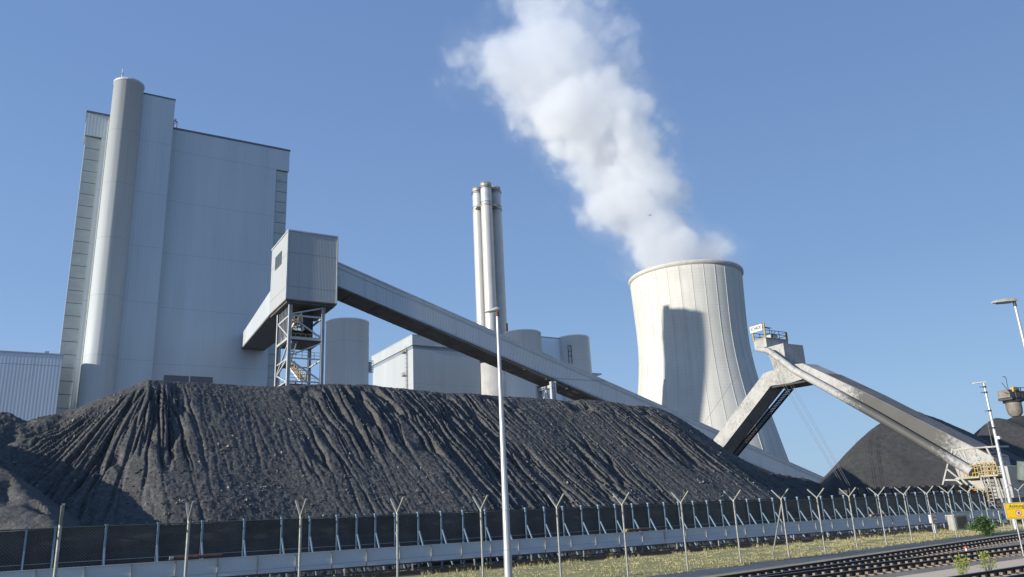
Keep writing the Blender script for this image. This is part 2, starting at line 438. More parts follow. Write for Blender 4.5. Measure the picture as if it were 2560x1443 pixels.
MB().box(15.4, 25.9, 246.05, 253, 137.9, 138.35).build('roof_trim', M['trim'], bh)
cyl = [(4.3, -FZ), (4.3, 139.0), (4.45, 139.0), (4.45, 139.7), (4.0, 139.7)]
MB().box(15.6, 25.7, 250, 252.9, 129, 137.9).build('lift_shaft_head', M['boiler'], bh)
MB().lathe(12.0, 245.5, cyl, 72).build('stair_tower', M['boiler'], bh)
an = MB().tube([(9.6, 242.8, 139.6), (9.6, 242.8, 143.0)], .14, 6)
an.beam((9.1, 242.8, 141.5), (10.1, 242.8, 141.5), .25); an.beam((9.6, 242.8, 140.8), (9.95, 242.8, 141.7), .3)
an.build('lightning_mast', M['signwhite'], bh)
MB().box(7.5, 8.1, 246.5, 249.95, -FZ, 128).build('drain_pipe_casing', M['strip'], bh)
MB().box(40, 63, 253.8, 250 + D - .2, 130.2, 132.3).build('unseen_roof_block', M['strip'], bh)  # out of the camera's sight, added for the bump in the cooling tower shadow
# dark door head at the foot of the wall
for (a, b) in ((29.5, 36.5), (36.9, 43.4)):
    MB().box(a, b, 249.9, 250.2, 40, 48.6).build('louvre_opening', M['trim'], bh)
av = thing('roof_beacon', 'small red and white beacon frame on the boiler house roof beside the slab', 'beacon', (26.9, 249.9, 130.2), False)
b_ = MB()
for x in (26.3, 27.3): b_.tube([(x, 250.2, 130.2), (x, 250.2, 132.6)], .12, 6)
b_.beam((26.3, 250.2, 131.4), (27.3, 250.2, 132.5), .15); b_.beam((26.2, 250.2, 132.6), (27.4, 250.2, 132.6), .2)
b_.build('frame', M['red'], av); MB().box(26.4, 27.0, 249.9, 250.5, 132.7, 133.4).build('lamp_box', M['signwhite'], av)

lh = thing('low_hall', 'low flat grey ribbed hall at the far left edge, in front of the boiler house', 'industrial hall', far(-20, 238), False)
MB().box(-60, 2.6, 238, 248, -FZ, 50.4).build('wall', M['lowhall'], lh)
MB().box(-60.2, 2.75, 237.85, 248.2, 50.4, 50.75).build('roof_trim', M['steel'], lh)
MB().box(-1.6, -.6, 239, 240, 50.75, 51.5).build('roof_vent', M['steel'], lh)

# ------------------------------------------------------------------ transfer tower with its open steel frame
tt = thing('transfer_tower', 'pale box-shaped conveyor transfer house standing on open steel legs', 'transfer tower', far(38, 135), False)
wb = MB().box(33.74, 42.6, 130, 141.5, 40.5, 53.0)
wall = wb.build('upper_housing', M['tower'], tt)
MB().box(33.62, 42.72, 129.88, 141.62, 53.0, 53.25).build('roof_trim', M['steel'], tt)
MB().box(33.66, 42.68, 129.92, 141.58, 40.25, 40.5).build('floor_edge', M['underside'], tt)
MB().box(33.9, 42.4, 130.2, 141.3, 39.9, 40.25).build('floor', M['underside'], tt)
for p in ((33.7, 129.96), (42.64, 129.96)):
    MB().box(p[0] - .1, p[0] + .1, p[1] - .1, p[1] + .1, 40.5, 53.0).build('corner_flashing', M['steel'], tt)
wf = MB().box(33.62, 33.75, 134.1, 138.4, 48.1, 50.6).build('window', M['trim'], tt)
for k in range(3):
    MB().box(33.58, 33.63, 134.3 + k * 1.37, 135.45 + k * 1.37, 48.3, 50.4).build('pane', M['glass'], wf)
LX, LY = (34.75, 40.55), (131.0, 138.6)
for x in LX:
    for y in LY:
        l = MB()
        for dx in (-.24, .24): l.box(x + dx - .035, x + dx + .035, y - .3, y + .3, -FZ, 39.9)
        l.box(x - .205, x + .205, y - .04, y + .04, -FZ, 39.9)
        l.build('leg', M['steel'], tt)
def frame_beams(mb, z, w=.3):
    for y in LY: mb.beam((LX[0], y, z), (LX[1], y, z), w)
    for x in LX: mb.beam((x, LY[0], z), (x, LY[1], z), w)
for z, w in ((37.9, .28), (33.9, .42), (30.4, .22), (26.4, .22), (20, .3), (12, .3)):
    b_ = MB(); frame_beams(b_, z, w); b_.build('ring_beam', M['steel'], tt)
br = [((LX[0], 131, 38.1), (LX[1], 131, 39.7)), ((LX[0], 131, 37.8), (LX[1], 131, 34.1)), ((LX[1], 131, 33.4), (LX[0], 131, 30.7)),
      ((LX[0], 131, 30.2), (LX[1], 131, 26.6)), ((LX[0], 131, 33.4), (LX[0], 138.6, 28.6)), ((LX[0], 138.6, 28.6), (LX[0], 131, 26.2)),
      ((LX[0], 138.6, 28.4), (LX[0], 131, 30.6)), ((LX[0], 131, 34), (LX[0], 138.6, 38)), ((LX[1], 131, 26), (LX[0], 131, 20.2)),
      ((LX[0], 131, 19.8), (LX[1], 131, 12.2)), ((LX[0], 138.6, 26), (LX[0], 131, 20.2)), ((LX[1], 138.6, 38), (LX[0], 138.6, 34.2))]
for p, q in br: MB().beam(p, q, .24).build('brace', M['steel'], tt)
pf = MB().box(34.95, 40.35, 131.2, 138.4, 33.55, 33.68).build('grating_platform', M['underside'], tt)
MB().box(35.0, 38.5, 133.2, 138.2, 26.3, 26.4).build('grating_platform', M['underside'], tt)
for k, (y, x0, x1, z) in enumerate(((131.25, 35.0, 40.3, 33.7), (138.3, 35.0, 40.3, 33.7), (134.5, 36.2, 40.3, 33.7))):
    r = MB()
    for zz in (.55, 1.1): r.beam((x0, y, z + zz), (x1, y, z + zz), .07)
    for i in range(7): r.beam((x0 + (x1 - x0) * i / 6, y, z), (x0 + (x1 - x0) * i / 6, y, z + 1.1), .07)
    r.build('railing', M['yellow'], tt)
cl = MB()
for i in range(7): cl.beam((LX[0], 131.9 + i * .95, 34), (LX[0], 131.9 + i * .95, 39.8), .13)
for i in range(6): cl.beam((35.6 + i * .85, 138.5, 34), (35.6 + i * .85, 138.5, 39.9), .12)
cl.build('cladding_rail', M['steel'], tt)
mach = MB()   # drive, pulley and chute under the housing
mach.tube([(36.2, 135.5, 35.6), (39.4, 135.5, 35.6)], .8, 14).box(36.6, 38.8, 136.4, 137.9, 33.7, 35.4).prism([(37.2, 133, 40), (39.6, 133, 40), (38.9, 133, 36), (37.9, 133, 36)], (0, 2, 0)).box(39.0, 40.0, 135, 136.5, 34, 39.9)
mach.build('conveyor_drive', M['darksteel'], tt)
def stair(parent, a, b, w, n, rail=True):
    a = np.array(a, float); b = np.array(b, float); d = b - a; h = norm([d[0], d[1], 0]); sd = np.array([-h[1], h[0], 0]) * w / 2
    st = MB()
    for s_ in (-1, 1): st.beam(a + sd * s_, b + sd * s_, .08, .28)
    for i in range(n):
        p = a + d * (i + .5) / n; st.beam(p - sd, p + sd, .3, .06)
    o = st.build('stair_flight', M['steel'], parent)
    if rail:
        r = MB()
        for s_ in (-1, 1):
            for zz in (.6, 1.1): r.beam(a + sd * s_ + (0, 0, zz), b + sd * s_ + (0, 0, zz), .08)
            for i in range(9):
                p = a + d * i / 8 + sd * s_; r.beam(p, p + np.array([0, 0, 1.1]), .08)
        r.build('handrail', M['yellow'], o)
stair(tt, (35.5, 134.6, 30.0), (35.9, 131.8, 33.6), 1.0, 14, False)
stair(tt, (37.6, 132.0, 26.6), (36.0, 135.2, 30.2), 1.3, 14)
stair(tt, (37.6, 137.0, 22.6), (37.4, 133.4, 26.5), 1.1, 14)
r = MB()
for s_ in (35.2, 38.2):
    r.beam((s_, 132.0, 26.4), (s_, 132.0, 28.6), .1)
for zz in (27.2, 27.8, 28.5): r.beam((35.2, 131.9, zz), (38.2, 131.9, zz), .08)
r.build('railing', M['yellow'], tt)

for (x0, x1, y, z) in ((35.0, 40.3, 131.2, 30.5), (35.0, 38.4, 138.3, 26.4), (38.6, 40.3, 134.0, 26.5), (34.95, 36.4, 137.8, 30.1)):
    r = MB()
    for zz in (.55, 1.1): r.beam((x0, y, z + zz), (x1, y, z + zz), .07)
    k_n = max(2, int((x1 - x0) / .9))
    for i in range(k_n + 1): r.beam((x0 + (x1 - x0) * i / k_n, y, z), (x0 + (x1 - x0) * i / k_n, y, z + 1.1), .07)
    r.build('railing', M['yellow'], tt)
MB().box(34.95, 36.6, 134.6, 138.2, 29.95, 30.07).build('grating_platform', M['underside'], tt)
stair(tt, (35.4, 137.2, 33.6), (36.8, 134.2, 37.6), .9, 12)
# ------------------------------------------------------------------ inclined galleries
def gallery(parent, path, w0, w1, hgt, name='gallery_wall'):
    """box gallery following path of bottom-edge points; w0..w1 is its extent across"""
    pass
ig = thing('conveyor_gallery', 'long pale inclined conveyor gallery descending from the transfer house behind the coal', 'conveyor gallery', far(100, 132), False)
U1, Z1, U2, Z2 = 42.6, 44.0, 170.0, 3.1
sl = (Z2 - Z1) / (U2 - U1); HT = 4.25
V0, V1 = 130.3, 136.2
gz = lambda u: Z1 + sl * (u - U1)
sec = lambda u, e=0: [(u, V0 - e, gz(u) - e), (u, V1 + e, gz(u) - e), (u, V1 + e, gz(u) + HT + e), (u, V0 - e, gz(u) + HT + e)]
a, b = sec(U1), sec(U2)
gm = MB().add(a + b, [(0, 1, 2, 3), (7, 6, 5, 4), (0, 3, 7, 4), (2, 1, 5, 6)])
gm.build('gallery_wall', M['gallery'], ig)
MB().prism([(U1, V0 - .12, gz(U1) + HT), (U2, V0 - .12, gz(U2) + HT), (U2, V0 - .12, gz(U2) + HT + .3), (U1, V0 - .12, gz(U1) + HT + .3)], (0, V1 - V0 + .24, 0)).build('gallery_roof', M['steel'], ig)
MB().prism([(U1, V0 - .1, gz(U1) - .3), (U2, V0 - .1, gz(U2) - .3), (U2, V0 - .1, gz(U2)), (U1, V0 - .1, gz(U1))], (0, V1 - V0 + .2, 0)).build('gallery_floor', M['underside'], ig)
MB().beam((U1, V0 - .05, gz(U1) + HT - .8), (U2, V0 - .05, gz(U2) + HT - .8), .12, .1).build('sheet_joint', M['steel'], ig)
ri = MB()
for k in range(24):
    u = U1 + 3 + k * 5.2; ri.beam((u, V0 + .5, gz(u) - .36), (u, V1 - .1, gz(u) - .36), .22, .12)
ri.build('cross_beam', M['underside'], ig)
for uc in (88.3, 128.0):
    tr = thing('gallery_trestle', ('steel portal trestle carrying the long gallery, its head just above the coal crest' if uc < 100 else 'steel trestle of the long gallery hidden low behind the coal, nearer its foot'), 'trestle', far(uc, 133), False, 'trestles under the long gallery')
    zt = gz(uc) - .55
    for y in (V0 + .3, V1 - .3):
        l = MB()
        for dx in (-.5, .5): l.box(uc + dx - .09, uc + dx + .09, y - .35, y + .35, -FZ, zt)
        l.box(uc - .41, uc + .41, y - .06, y + .06, -FZ, zt); l.build('leg', M['steel'], tr)
    MB().beam((uc, V0, zt - .9), (uc, V1, zt - .9), .7, .6).build('cap_beam', M['steel'], tr)
    for y in (V0 + .7, V1 - .7): MB().beam((uc, 133.2, zt - 1.3), (uc, y, zt - 5.6), .22).build('brace', M['steel'], tr)
    for y in (V0 + .9, V1 - .9): MB().beam((uc, y, zt - 5.6), (uc, 133.2, zt - 11), .22).build('brace', M['steel'], tr)

lg = thing('link_gallery', 'short covered conveyor gallery between the transfer house and the boiler house wall', 'conveyor gallery', far(45, 195), False)
A0, A1 = np.array([33.95, 141.5]), np.array([41.0, 141.5]); B0, B1 = np.array([51.4, 249.98]), np.array([58.5, 249.98])
za, zb, hh = 40.9, 58.4, 4.6
def P3(p, z): return (p[0], p[1], z)
for (t0, t1) in ((0, 1),):
    vs = [P3(A0, za), P3(A1, za), P3(A1, za + hh), P3(A0, za + hh), P3(B0, zb), P3(B1, zb), P3(B1, zb + hh), P3(B0, zb + hh)]
    MB().add(vs, [(0, 1, 2, 3), (7, 6, 5, 4), (0, 3, 7, 4), (2, 1, 5, 6), (3, 2, 6, 7)]).build('gallery_wall', M['gallery'], lg)
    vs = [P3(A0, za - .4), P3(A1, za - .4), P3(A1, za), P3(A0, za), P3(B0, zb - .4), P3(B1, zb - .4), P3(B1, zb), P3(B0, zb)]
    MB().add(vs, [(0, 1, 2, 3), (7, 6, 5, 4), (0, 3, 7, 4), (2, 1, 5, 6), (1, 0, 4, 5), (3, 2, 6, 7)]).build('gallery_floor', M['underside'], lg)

# ------------------------------------------------------------------ silos, hall, chimney
def xyuv(x, y): return wu(x, y)
su, sv = wu(-57.4, 260.8)
s1 = thing('ash_silo', 'round grey ribbed silo standing alone right of the transfer tower legs', 'silo', far(su, sv), False)
MB().lathe(su, sv, [(7.25, -FZ), (7.3, 69.9), (7.42, 69.9), (7.42, 70.3), (0.5, 71)], 64).build('silo_wall', M['silo'], s1)
bl = MB(); bx, by = su + 7.0, sv - 1.6
bl.box(bx, bx + 1.6, by - .8, by + .8, 53.0, 53.2); bl.box(bx + .2, bx + 1.0, by - .5, by + .5, 53.2, 56.6)
bl.build('balcony', M['steel'], s1)
r = MB()
for zz in (54.0, 54.8, 56.2, 57.0): r.beam((bx + 1.5, by - .8, zz), (bx + 1.5, by + .8, zz), .1); r.beam((bx, by - .8, zz), (bx + 1.5, by - .8, zz), .1)
for yy in (-.8, .8): r.beam((bx + 1.5, by + yy, 53.1), (bx + 1.5, by + yy, 57.0), .1)
r.build('ladder_cage', M['darksteel'], s1)

ha = thing('turbine_hall', 'white flat-roofed hall with a dark strip below its eaves, behind the long gallery', 'hall', far(150, 310), False)
MB().box(132.4, 164.6, 300.4, 347.6, -FZ, 74.5).build('wall', M['hall'], ha)
MB().box(132.45, 164.55, 300.9, 347.5, 74.5, 76.0).build('window_strip', M['band'], ha)
MB().box(131.9, 165.1, 299.9, 348.0, 76.0, 80.3).build('fascia', M['hall'], ha)
MB().box(131.8, 165.2, 299.8, 348.1, 80.3, 80.6).build('roof_trim', M['steel'], ha)
ld = MB()
for y in (306.0, 306.6): ld.beam((132.15, y, 40), (132.15, y, 75.5), .12)
for k in range(45): ld.beam((132.15, 306, 40 + k * .8), (132.15, 306.6, 40 + k * .8), .09)
lad = ld.build('ladder', M['darksteel'], ha)
cg = MB()
for k in range(9):
    z = 58 + k * 1.9
    for p, q in (((132.15, 305.6), (131.5, 305.6)), ((131.5, 305.6), (131.5, 307)), ((131.5, 307), (132.15, 307))): cg.beam((*p, z), (*q, z), .1)
cg.beam((131.5, 305.6, 56), (131.5, 305.6, 77), .1); cg.beam((131.5, 307, 56), (131.5, 307, 77), .1)
cg.build('ladder_cage', M['steel'], lad)
pl = MB().box(131.0, 132.4, 306.8, 309.6, 74.0, 74.25).box(131.0, 132.4, 306.8, 309.6, 63.9, 64.15).build('ladder_platform', M['darksteel'], ha)
r = MB()
for z0 in (74.2, 64.1):
    for zz in (.7, 1.3): r.beam((131.1, 306.9, z0 + zz), (131.1, 309.5, z0 + zz), .12); r.beam((131.1, 309.5, z0 + zz), (132.2, 309.5, z0 + zz), .12)
    for y in (306.9, 308.2, 309.5): r.beam((131.1, y, z0), (131.1, y, z0 + 1.3), .12)
r.build('railing', M['yellow'], pl)

cx, cy = -10.25, 346.5
ch = thing('chimney_stack', 'tall chimney of three clustered pale flue tubes with sooty caps', 'chimney', far(*wu(cx, cy)), False)
HST = 159.0
def tube_w(mb, x, y, prof, seg=32):
    u, v = wu(x, y); return mb.lathe(u, v, prof, seg)
for i, (x, y) in enumerate(((cx, cy), (cx - 4.25, cy + 5.9), (cx + 4.3, cy + 5.9))):
    t = tube_w(MB(), x, y, [(2.75, 70), (2.75, HST - 12.2)]).build('flue_tube', M['chim'], ch)
    tube_w(MB(), x, y, [(2.62, HST - 11.2), (2.62, HST - 2.0)]).build('upper_flue', M['steel'], t)
    tube_w(MB(), x, y, [(2.95, HST - 12.2), (3.0, HST - 11.9), (3.0, HST - 11.3), (2.75, HST - 11.2)]).build('collar', M['chimcap'], t)
    cp = MB(); tube_w(cp, x, y, [(2.62, HST - 2.0), (2.72, HST - 1.9), (2.72, HST - .1), (2.4, HST), (2.3, HST - 1.5)]); cp.build('cap', M['chimcap'], t)
    u, v = wu(x, y)
    ring = lambda mb, z: mb.tube([(u + 2.95 * math.cos(a), v + 2.95 * math.sin(a), z) for a in np.linspace(0, 2 * math.pi, 17)], .09, 4, False)
    r = ring(ring(MB(), HST - 2.2), HST - 2.9)
    for a in np.linspace(0, 2 * math.pi, 13)[:-1]: r.beam((u + 2.95 * math.cos(a), v + 2.95 * math.sin(a), HST - 3.8), (u + 2.95 * math.cos(a), v + 2.95 * math.sin(a), HST - 2.1), .08)
    r.build('cap_railing', M['darksteel'], t)
    ring(MB(), HST - 10.3).build('rest_ring', M['darksteel'], t)
def wq(x, y, z): return (*wu(x, y), z)
MB().prism([wq(cx - 4.5, cy - .5, HST - 12.1), wq(cx + 4.5, cy - .5, HST - 12.1), wq(cx + 6.5, cy + 6, HST - 12.1), wq(cx - 6.5, cy + 6, HST - 12.1)], (0, 0, .7)).build('tie_platform', M['chimcap'], ch)
tube_w(MB(), cx - 1.0, cy + 3, [(8.6, -FZ), (8.4, 70), (0.5, 70.4)], 40).build('chimney_base', M['gallight'], ch)
MB().tube([wq(cx + 7.2, cy + 5, 70), wq(cx + 7.2, cy + 5, 90)], .35, 8).build('drain_pipe', M['red'], ch)

sa = wu(3.2, 300.0); sb = wu(24.2, 313.0)
sg = thing('silo_pair', 'pair of joined round grey silos right of the chimney foot', 'silos', far(*sa), False)
MB().lathe(*sa, [(7.3, -FZ), (7.3, 72.3), (7.4, 72.3), (7.4, 72.7), (.5, 73.5)], 64).build('silo_wall', M['silo'], sg)
MB().lathe(*sb, [(6.9, -FZ), (6.5, 72.3), (6.6, 72.3), (6.6, 72.8), (.5, 73.6)], 64).build('silo_wall', M['silo'], sg)
MB().box(sa[0] + 4, sb[0] - 3, sa[1] + 1, sa[1] + 8, -FZ, 72.2).build('link_block', M['silo'], sg)
MB().box(sa[0] + 4, sb[0] - 3, sa[1] + .9, sa[1] + 8, 72.2, 72.5).build('roof_trim', M['trim'], sg)
c0 = (sb[0] + 5.6, sb[1] - 2.5)
MB().prism([(c0[0], c0[1], 56.2), (c0[0] + 5.6, c0[1], 57.7), (c0[0] + 5.6, c0[1], 58.2), (c0[0], c0[1], 58.2)], (0, 3, 0)).build('side_canopy', M['steel'], sg)
r = MB()
for z in (64, 66.0, 68.2): r.beam((sb[0] - 6.3, sb[1] - 4.6, z), (sb[0] - 4.6, sb[1] - 4.6, z), .18)
for x in (-6.3, -4.8): r.beam((sb[0] + x, sb[1] - 4.6, 61), (sb[0] + x, sb[1] - 4.6, 68.4), .2)
r.build('access_ladder', M['darksteel'], sg)

# ------------------------------------------------------------------ cooling tower
TK = 380.0 / 430.0
TX, TY = 97.39 * TK, 418.83 * TK
tu, tv = wu(TX, TY)
prof = [(0, 47.5), (10, 44.6), (22, 41.7), (33, 39.2), (45, 36.6), (60, 33.2), (68, 31.8), (76, 30.6), (86, 29.7), (93, 29.5), (100, 29.6), (108, 29.9), (118, 30.3), (128.2, 30.7)]
zs = np.linspace(0, 128.2, 44); rs = np.interp(zs, [p[0] for p in prof], [p[1] for p in prof])
k_ = np.array([.25, .5, .25])
for _ in range(4): rs[1:-1] = np.convolve(rs, k_, 'valid')
ct = thing('cooling_tower', 'huge pale concrete hyperbolic cooling tower with thin vertical ribs', 'cooling tower', far(tu, tv), False)
rs = rs * TK; zs = zs * TK
P_ = [(float(r), float(z) - FZ) for r, z in zip(rs, zs)]
ZR = 128.2 * TK
inner = [(r - .5, z) for r, z in P_[::-1]]
MB().lathe(tu, tv, P_ + [(rs[-1], ZR - .7)] + inner, 128, cap=False).build('shell', M['ctower'], ct)
R1 = float(rs[-1])
MB().lathe(tu, tv, [(R1 + .02, ZR - 1.5), (R1 + .8, ZR - 1.1), (R1 + .9, ZR), (R1 + .8, ZR + .4), (R1 - .9, ZR + .4), (R1 - .9, ZR - 1.2)], 128, cap=False).build('rim', M['gallight'], ct)
rb = MB(); NR = 30
for k in range(NR):
    a = 2 * math.pi * (k + .35) / NR; c_, s_ = math.cos(a), math.sin(a); e = .12
    vs = []; n = len(P_)
    for r_, z in P_:
        for rr, tt_ in ((r_ - .2, -e), (r_ + .14, -e), (r_ + .14, e), (r_ - .2, e)):
            vs.append((tu + rr * c_ - tt_ * s_, tv + rr * s_ + tt_ * c_, z))
    rb.add(vs, [(i*4+j, i*4+j+1, (i+1)*4+j+1, (i+1)*4+j) for i in range(n-1) for j in range(3)])
rb.build('vertical_ribs', M['ctower'], ct)

# ------------------------------------------------------------------ steam plume (a closed hull filled with scattering vapour)
ZB, ZT = 112.0, 360.0
PZ = [112, 129, 141, 151, 161, 176, 189.5, 202.6, 216, 230, 244, 258, 272, 286, 300, 315, 345, 362]
PX = [.5, .3, -3, -8, -16, -25, -31, -35, -41.5, -48.5, -57.5, -65.5, -68.5, -66.5, -65.5, -60, -57, -56]
PR = [42, 42, 41, 38.5, 37.5, 39, 41, 42, 48, 51, 53, 61, 63, 57, 50, 44, 46, 46]
def plume_mat():
    ma, n, b = newmat('steam_vapour')
    n.nodes.remove(b)
    tc = n.nodes.new('ShaderNodeTexCoord'); sp = n.nodes.new('ShaderNodeSeparateXYZ'); n.links.new(tc.outputs['Object'], sp.inputs[0])
    t = math_(n, 'DIVIDE', math_(n, 'SUBTRACT', sp.outputs[2], ZB), ZT - ZB, True)
    def curve(vals, lo, hi):
        c = n.nodes.new('ShaderNodeFloatCurve'); cv = c.mapping.curves[0]; c.mapping.use_clip = True
        pts = [((z - ZB) / (ZT - ZB), (v - lo) / (hi - lo)) for z, v in zip(PZ, vals)]
        cv.points[0].location = pts[0]; cv.points[1].location = (min(1, pts[-1][0]), pts[-1][1])
        for p in pts[1:-1]: cv.points.new(*p)
        c.mapping.update(); n.links.new(t, c.inputs['Value'])
        return math_(n, 'ADD', math_(n, 'MULTIPLY', c.outputs[0], hi - lo), lo)
    ax = curve(PX, -80, 10); rr = curve(PR, 0, 90)
    # warp the lookup position with big soft noise so that the outline rolls
    vec = tc.outputs['Object']
    dx = math_(n, 'SUBTRACT', sp.outputs[0], ax)
    d = math_(n, 'SQRT', math_(n, 'ADD', math_(n, 'MULTIPLY', dx, dx), math_(n, 'MULTIPLY', sp.outputs[1], sp.outputs[1])))
    base = math_(n, 'SUBTRACT', 1.0, math_(n, 'DIVIDE', d, rr))
    right = math_(n, 'MAXIMUM', math_(n, 'DIVIDE', dx, rr), 0.0)
    far_ = ramp(n, math_(n, 'DIVIDE', d, rr), .85, 1.5)      # nothing dense drifts far off the column
    base = math_(n, 'SUBTRACT', base, math_(n, 'ADD', math_(n, 'MULTIPLY', right, .12), math_(n, 'MULTIPLY', far_, .35)))
    n1 = noise(n, vec, .026, 7, .56, .35)
    vo = n.nodes.new('ShaderNodeTexVoronoi'); vo.feature = 'SMOOTH_F1'; vo.inputs['Scale'].default_value = .045; vo.inputs['Smoothness'].default_value = .35
    vo.inputs['Detail'].default_value = 1.5; vo.inputs['Roughness'].default_value = .45
    n.links.new(vec, vo.inputs['Vector'])
    bil = math_(n, 'SUBTRACT', .52, vo.outputs['Distance'])
    up = ramp(n, sp.outputs[2], 130, 175)
    f = math_(n, 'ADD', base, math_(n, 'MULTIPLY', math_(n, 'MULTIPLY', math_(n, 'SUBTRACT', n1, .5), 2.4), math_(n, 'ADD', .25, math_(n, 'MULTIPLY', up, .75))))
    n2 = noise(n, vec, .085, 4, .55, .2)
    f = math_(n, 'ADD', f, math_(n, 'MULTIPLY', bil, .65))
    f = math_(n, 'ADD', f, math_(n, 'MULTIPLY', math_(n, 'SUBTRACT', n2, .5), .75))
    thick = ramp(n, f, .14, .34)
    thin = math_(n, 'MULTIPLY', ramp(n, f, -.30, .2), .085)
    fade = n.nodes.new('ShaderNodeMapRange'); fade.inputs[1].default_value = 225; fade.inputs[2].default_value = 300; fade.inputs[3].default_value = 1.0; fade.inputs[4].default_value = .22
    n.links.new(sp.outputs[2], fade.inputs[0])
    dens = math_(n, 'MULTIPLY', math_(n, 'ADD', thick, thin), fade.outputs[0])
    dens = math_(n, 'MULTIPLY', dens, .062)
    pv = n.nodes.new('ShaderNodeVolumePrincipled')
    pv.inputs['Color'].default_value = (.95, .957, .965, 1)
    pv.inputs['Anisotropy'].default_value = .1
    n.links.new(dens, pv.inputs['Density'])
    out = [q for q in n.nodes if q.type == 'OUTPUT_MATERIAL'][0]
    n.links.new(pv.outputs[0], out.inputs['Volume'])
    ma.cycles.volume_step_rate = .26
    return ma
M['steam'] = plume_mat()
pm = bpy.data.meshes.new('steam_plume')
seg = 40; vs = []; zz = np.concatenate([np.linspace(112, 128, 3), np.linspace(134, 360, 34)])
for z in zz:
    x0 = np.interp(z, PZ, PX); r0 = np.interp(z, PZ, PR)
    r1 = r0 * 1.0 + 2 if z < 130 else r0 * .78 + min(1, (z - 130) / 25) * r0 * .7 + 1
    r1 = min(r1, 28.5) if z < 130 else r1
    vs += [(x0 + r1 * math.cos(2*math.pi*k/seg), r1 * math.sin(2*math.pi*k/seg), z) for k in range(seg)]
nz = len(zz)
fs = [(i*seg+k, i*seg+(k+1)%seg, (i+1)*seg+(k+1)%seg, (i+1)*seg+k) for i in range(nz-1) for k in range(seg)] + [tuple(range(seg))[::-1], tuple(range((nz-1)*seg, nz*seg))]
pm.from_pydata(vs, [], fs); pm.materials.append(M['steam'])
po = bpy.data.objects.new('steam_plume', pm); COL.objects.link(po); po.location = (TX, TY, FZ); po.scale = (TK, TK, TK)
tag(po, 'thick white steam plume billowing out of the cooling tower, drifting left', 'steam plume')

# ------------------------------------------------------------------ coal heaps (height fields in the plant axes)
RS = np.random.RandomState(11)
PERM = RS.permutation(512); PERM = np.concatenate([PERM, PERM, PERM])
GA = RS.rand(512) * 2 * math.pi; GX, GY = np.cos(GA), np.sin(GA)
def per(x, y, seed=0):
    x = np.asarray(x, float) + seed * 17.31; y = np.asarray(y, float) + seed * 9.77
    xi = np.floor(x).astype(int); yi = np.floor(y).astype(int); xf = x - xi; yf = y - yi
    u = xf**3 * (xf * (xf * 6 - 15) + 10); v = yf**3 * (yf * (yf * 6 - 15) + 10)
    def g(i, j):
        h = PERM[(PERM[(xi + i) % 512] + yi + j) % 512]
        return GX[h] * (xf - i) + GY[h] * (yf - j)
    a = g(0, 0) + u * (g(1, 0) - g(0, 0)); b = g(0, 1) + u * (g(1, 1) - g(0, 1))
    return (a + v * (b - a)) * 1.5
def fbm(x, y, o=4, seed=0, gain=.5):
    s_ = 0; a = 1
    for i in range(o): s_ = s_ + a * per(x * 2**i, y * 2**i, seed + i); a *= gain
    return s_
def sstep(x, a, b):
    t = np.clip((x - a) / (b - a), 0, 1); return t * t * (3 - 2 * t)
def heap(name, us, vv, h, mat, label, zmin=-.3):
    Uu, Vv = np.meshgrid(us, vv, indexing='ij')
    Z = np.maximum(h(Uu, Vv), zmin)
    nu, nv = Uu.shape
    o0 = (float(us.mean()), float(vv.mean()))
    pts = np.stack([(Uu - o0[0]) * S, (Vv - o0[1]) * S, Z * S], -1).reshape(-1, 3)
    idx = np.arange(nu * nv).reshape(nu, nv)
    q = np.stack([idx[:-1, :-1], idx[1:, :-1], idx[1:, 1:], idx[:-1, 1:]], -1).reshape(-1, 4)
    zq = Z.reshape(-1)[q].max(1); q = q[zq > zmin + 1e-4]
    me = bpy.data.meshes.new(name)
    me.vertices.add(len(pts)); me.vertices.foreach_set('co', pts.ravel())
    me.loops.add(q.size); me.loops.foreach_set('vertex_index', q.ravel().astype(np.int32))
    me.polygons.add(len(q)); me.polygons.foreach_set('loop_start', (np.arange(len(q)) * 4).astype(np.int32))
    me.polygons.foreach_set('use_smooth', np.ones(len(q), bool))
    me.update(calc_edges=True); me.validate()
    me.materials.append(mat)
    o = bpy.data.objects.new(name, me); COL.objects.link(o); place(o, (o0[0], o0[1], 0), S, 0)
    return tag(o, label, 'coal heap', 'coal heaps of the stockyard')

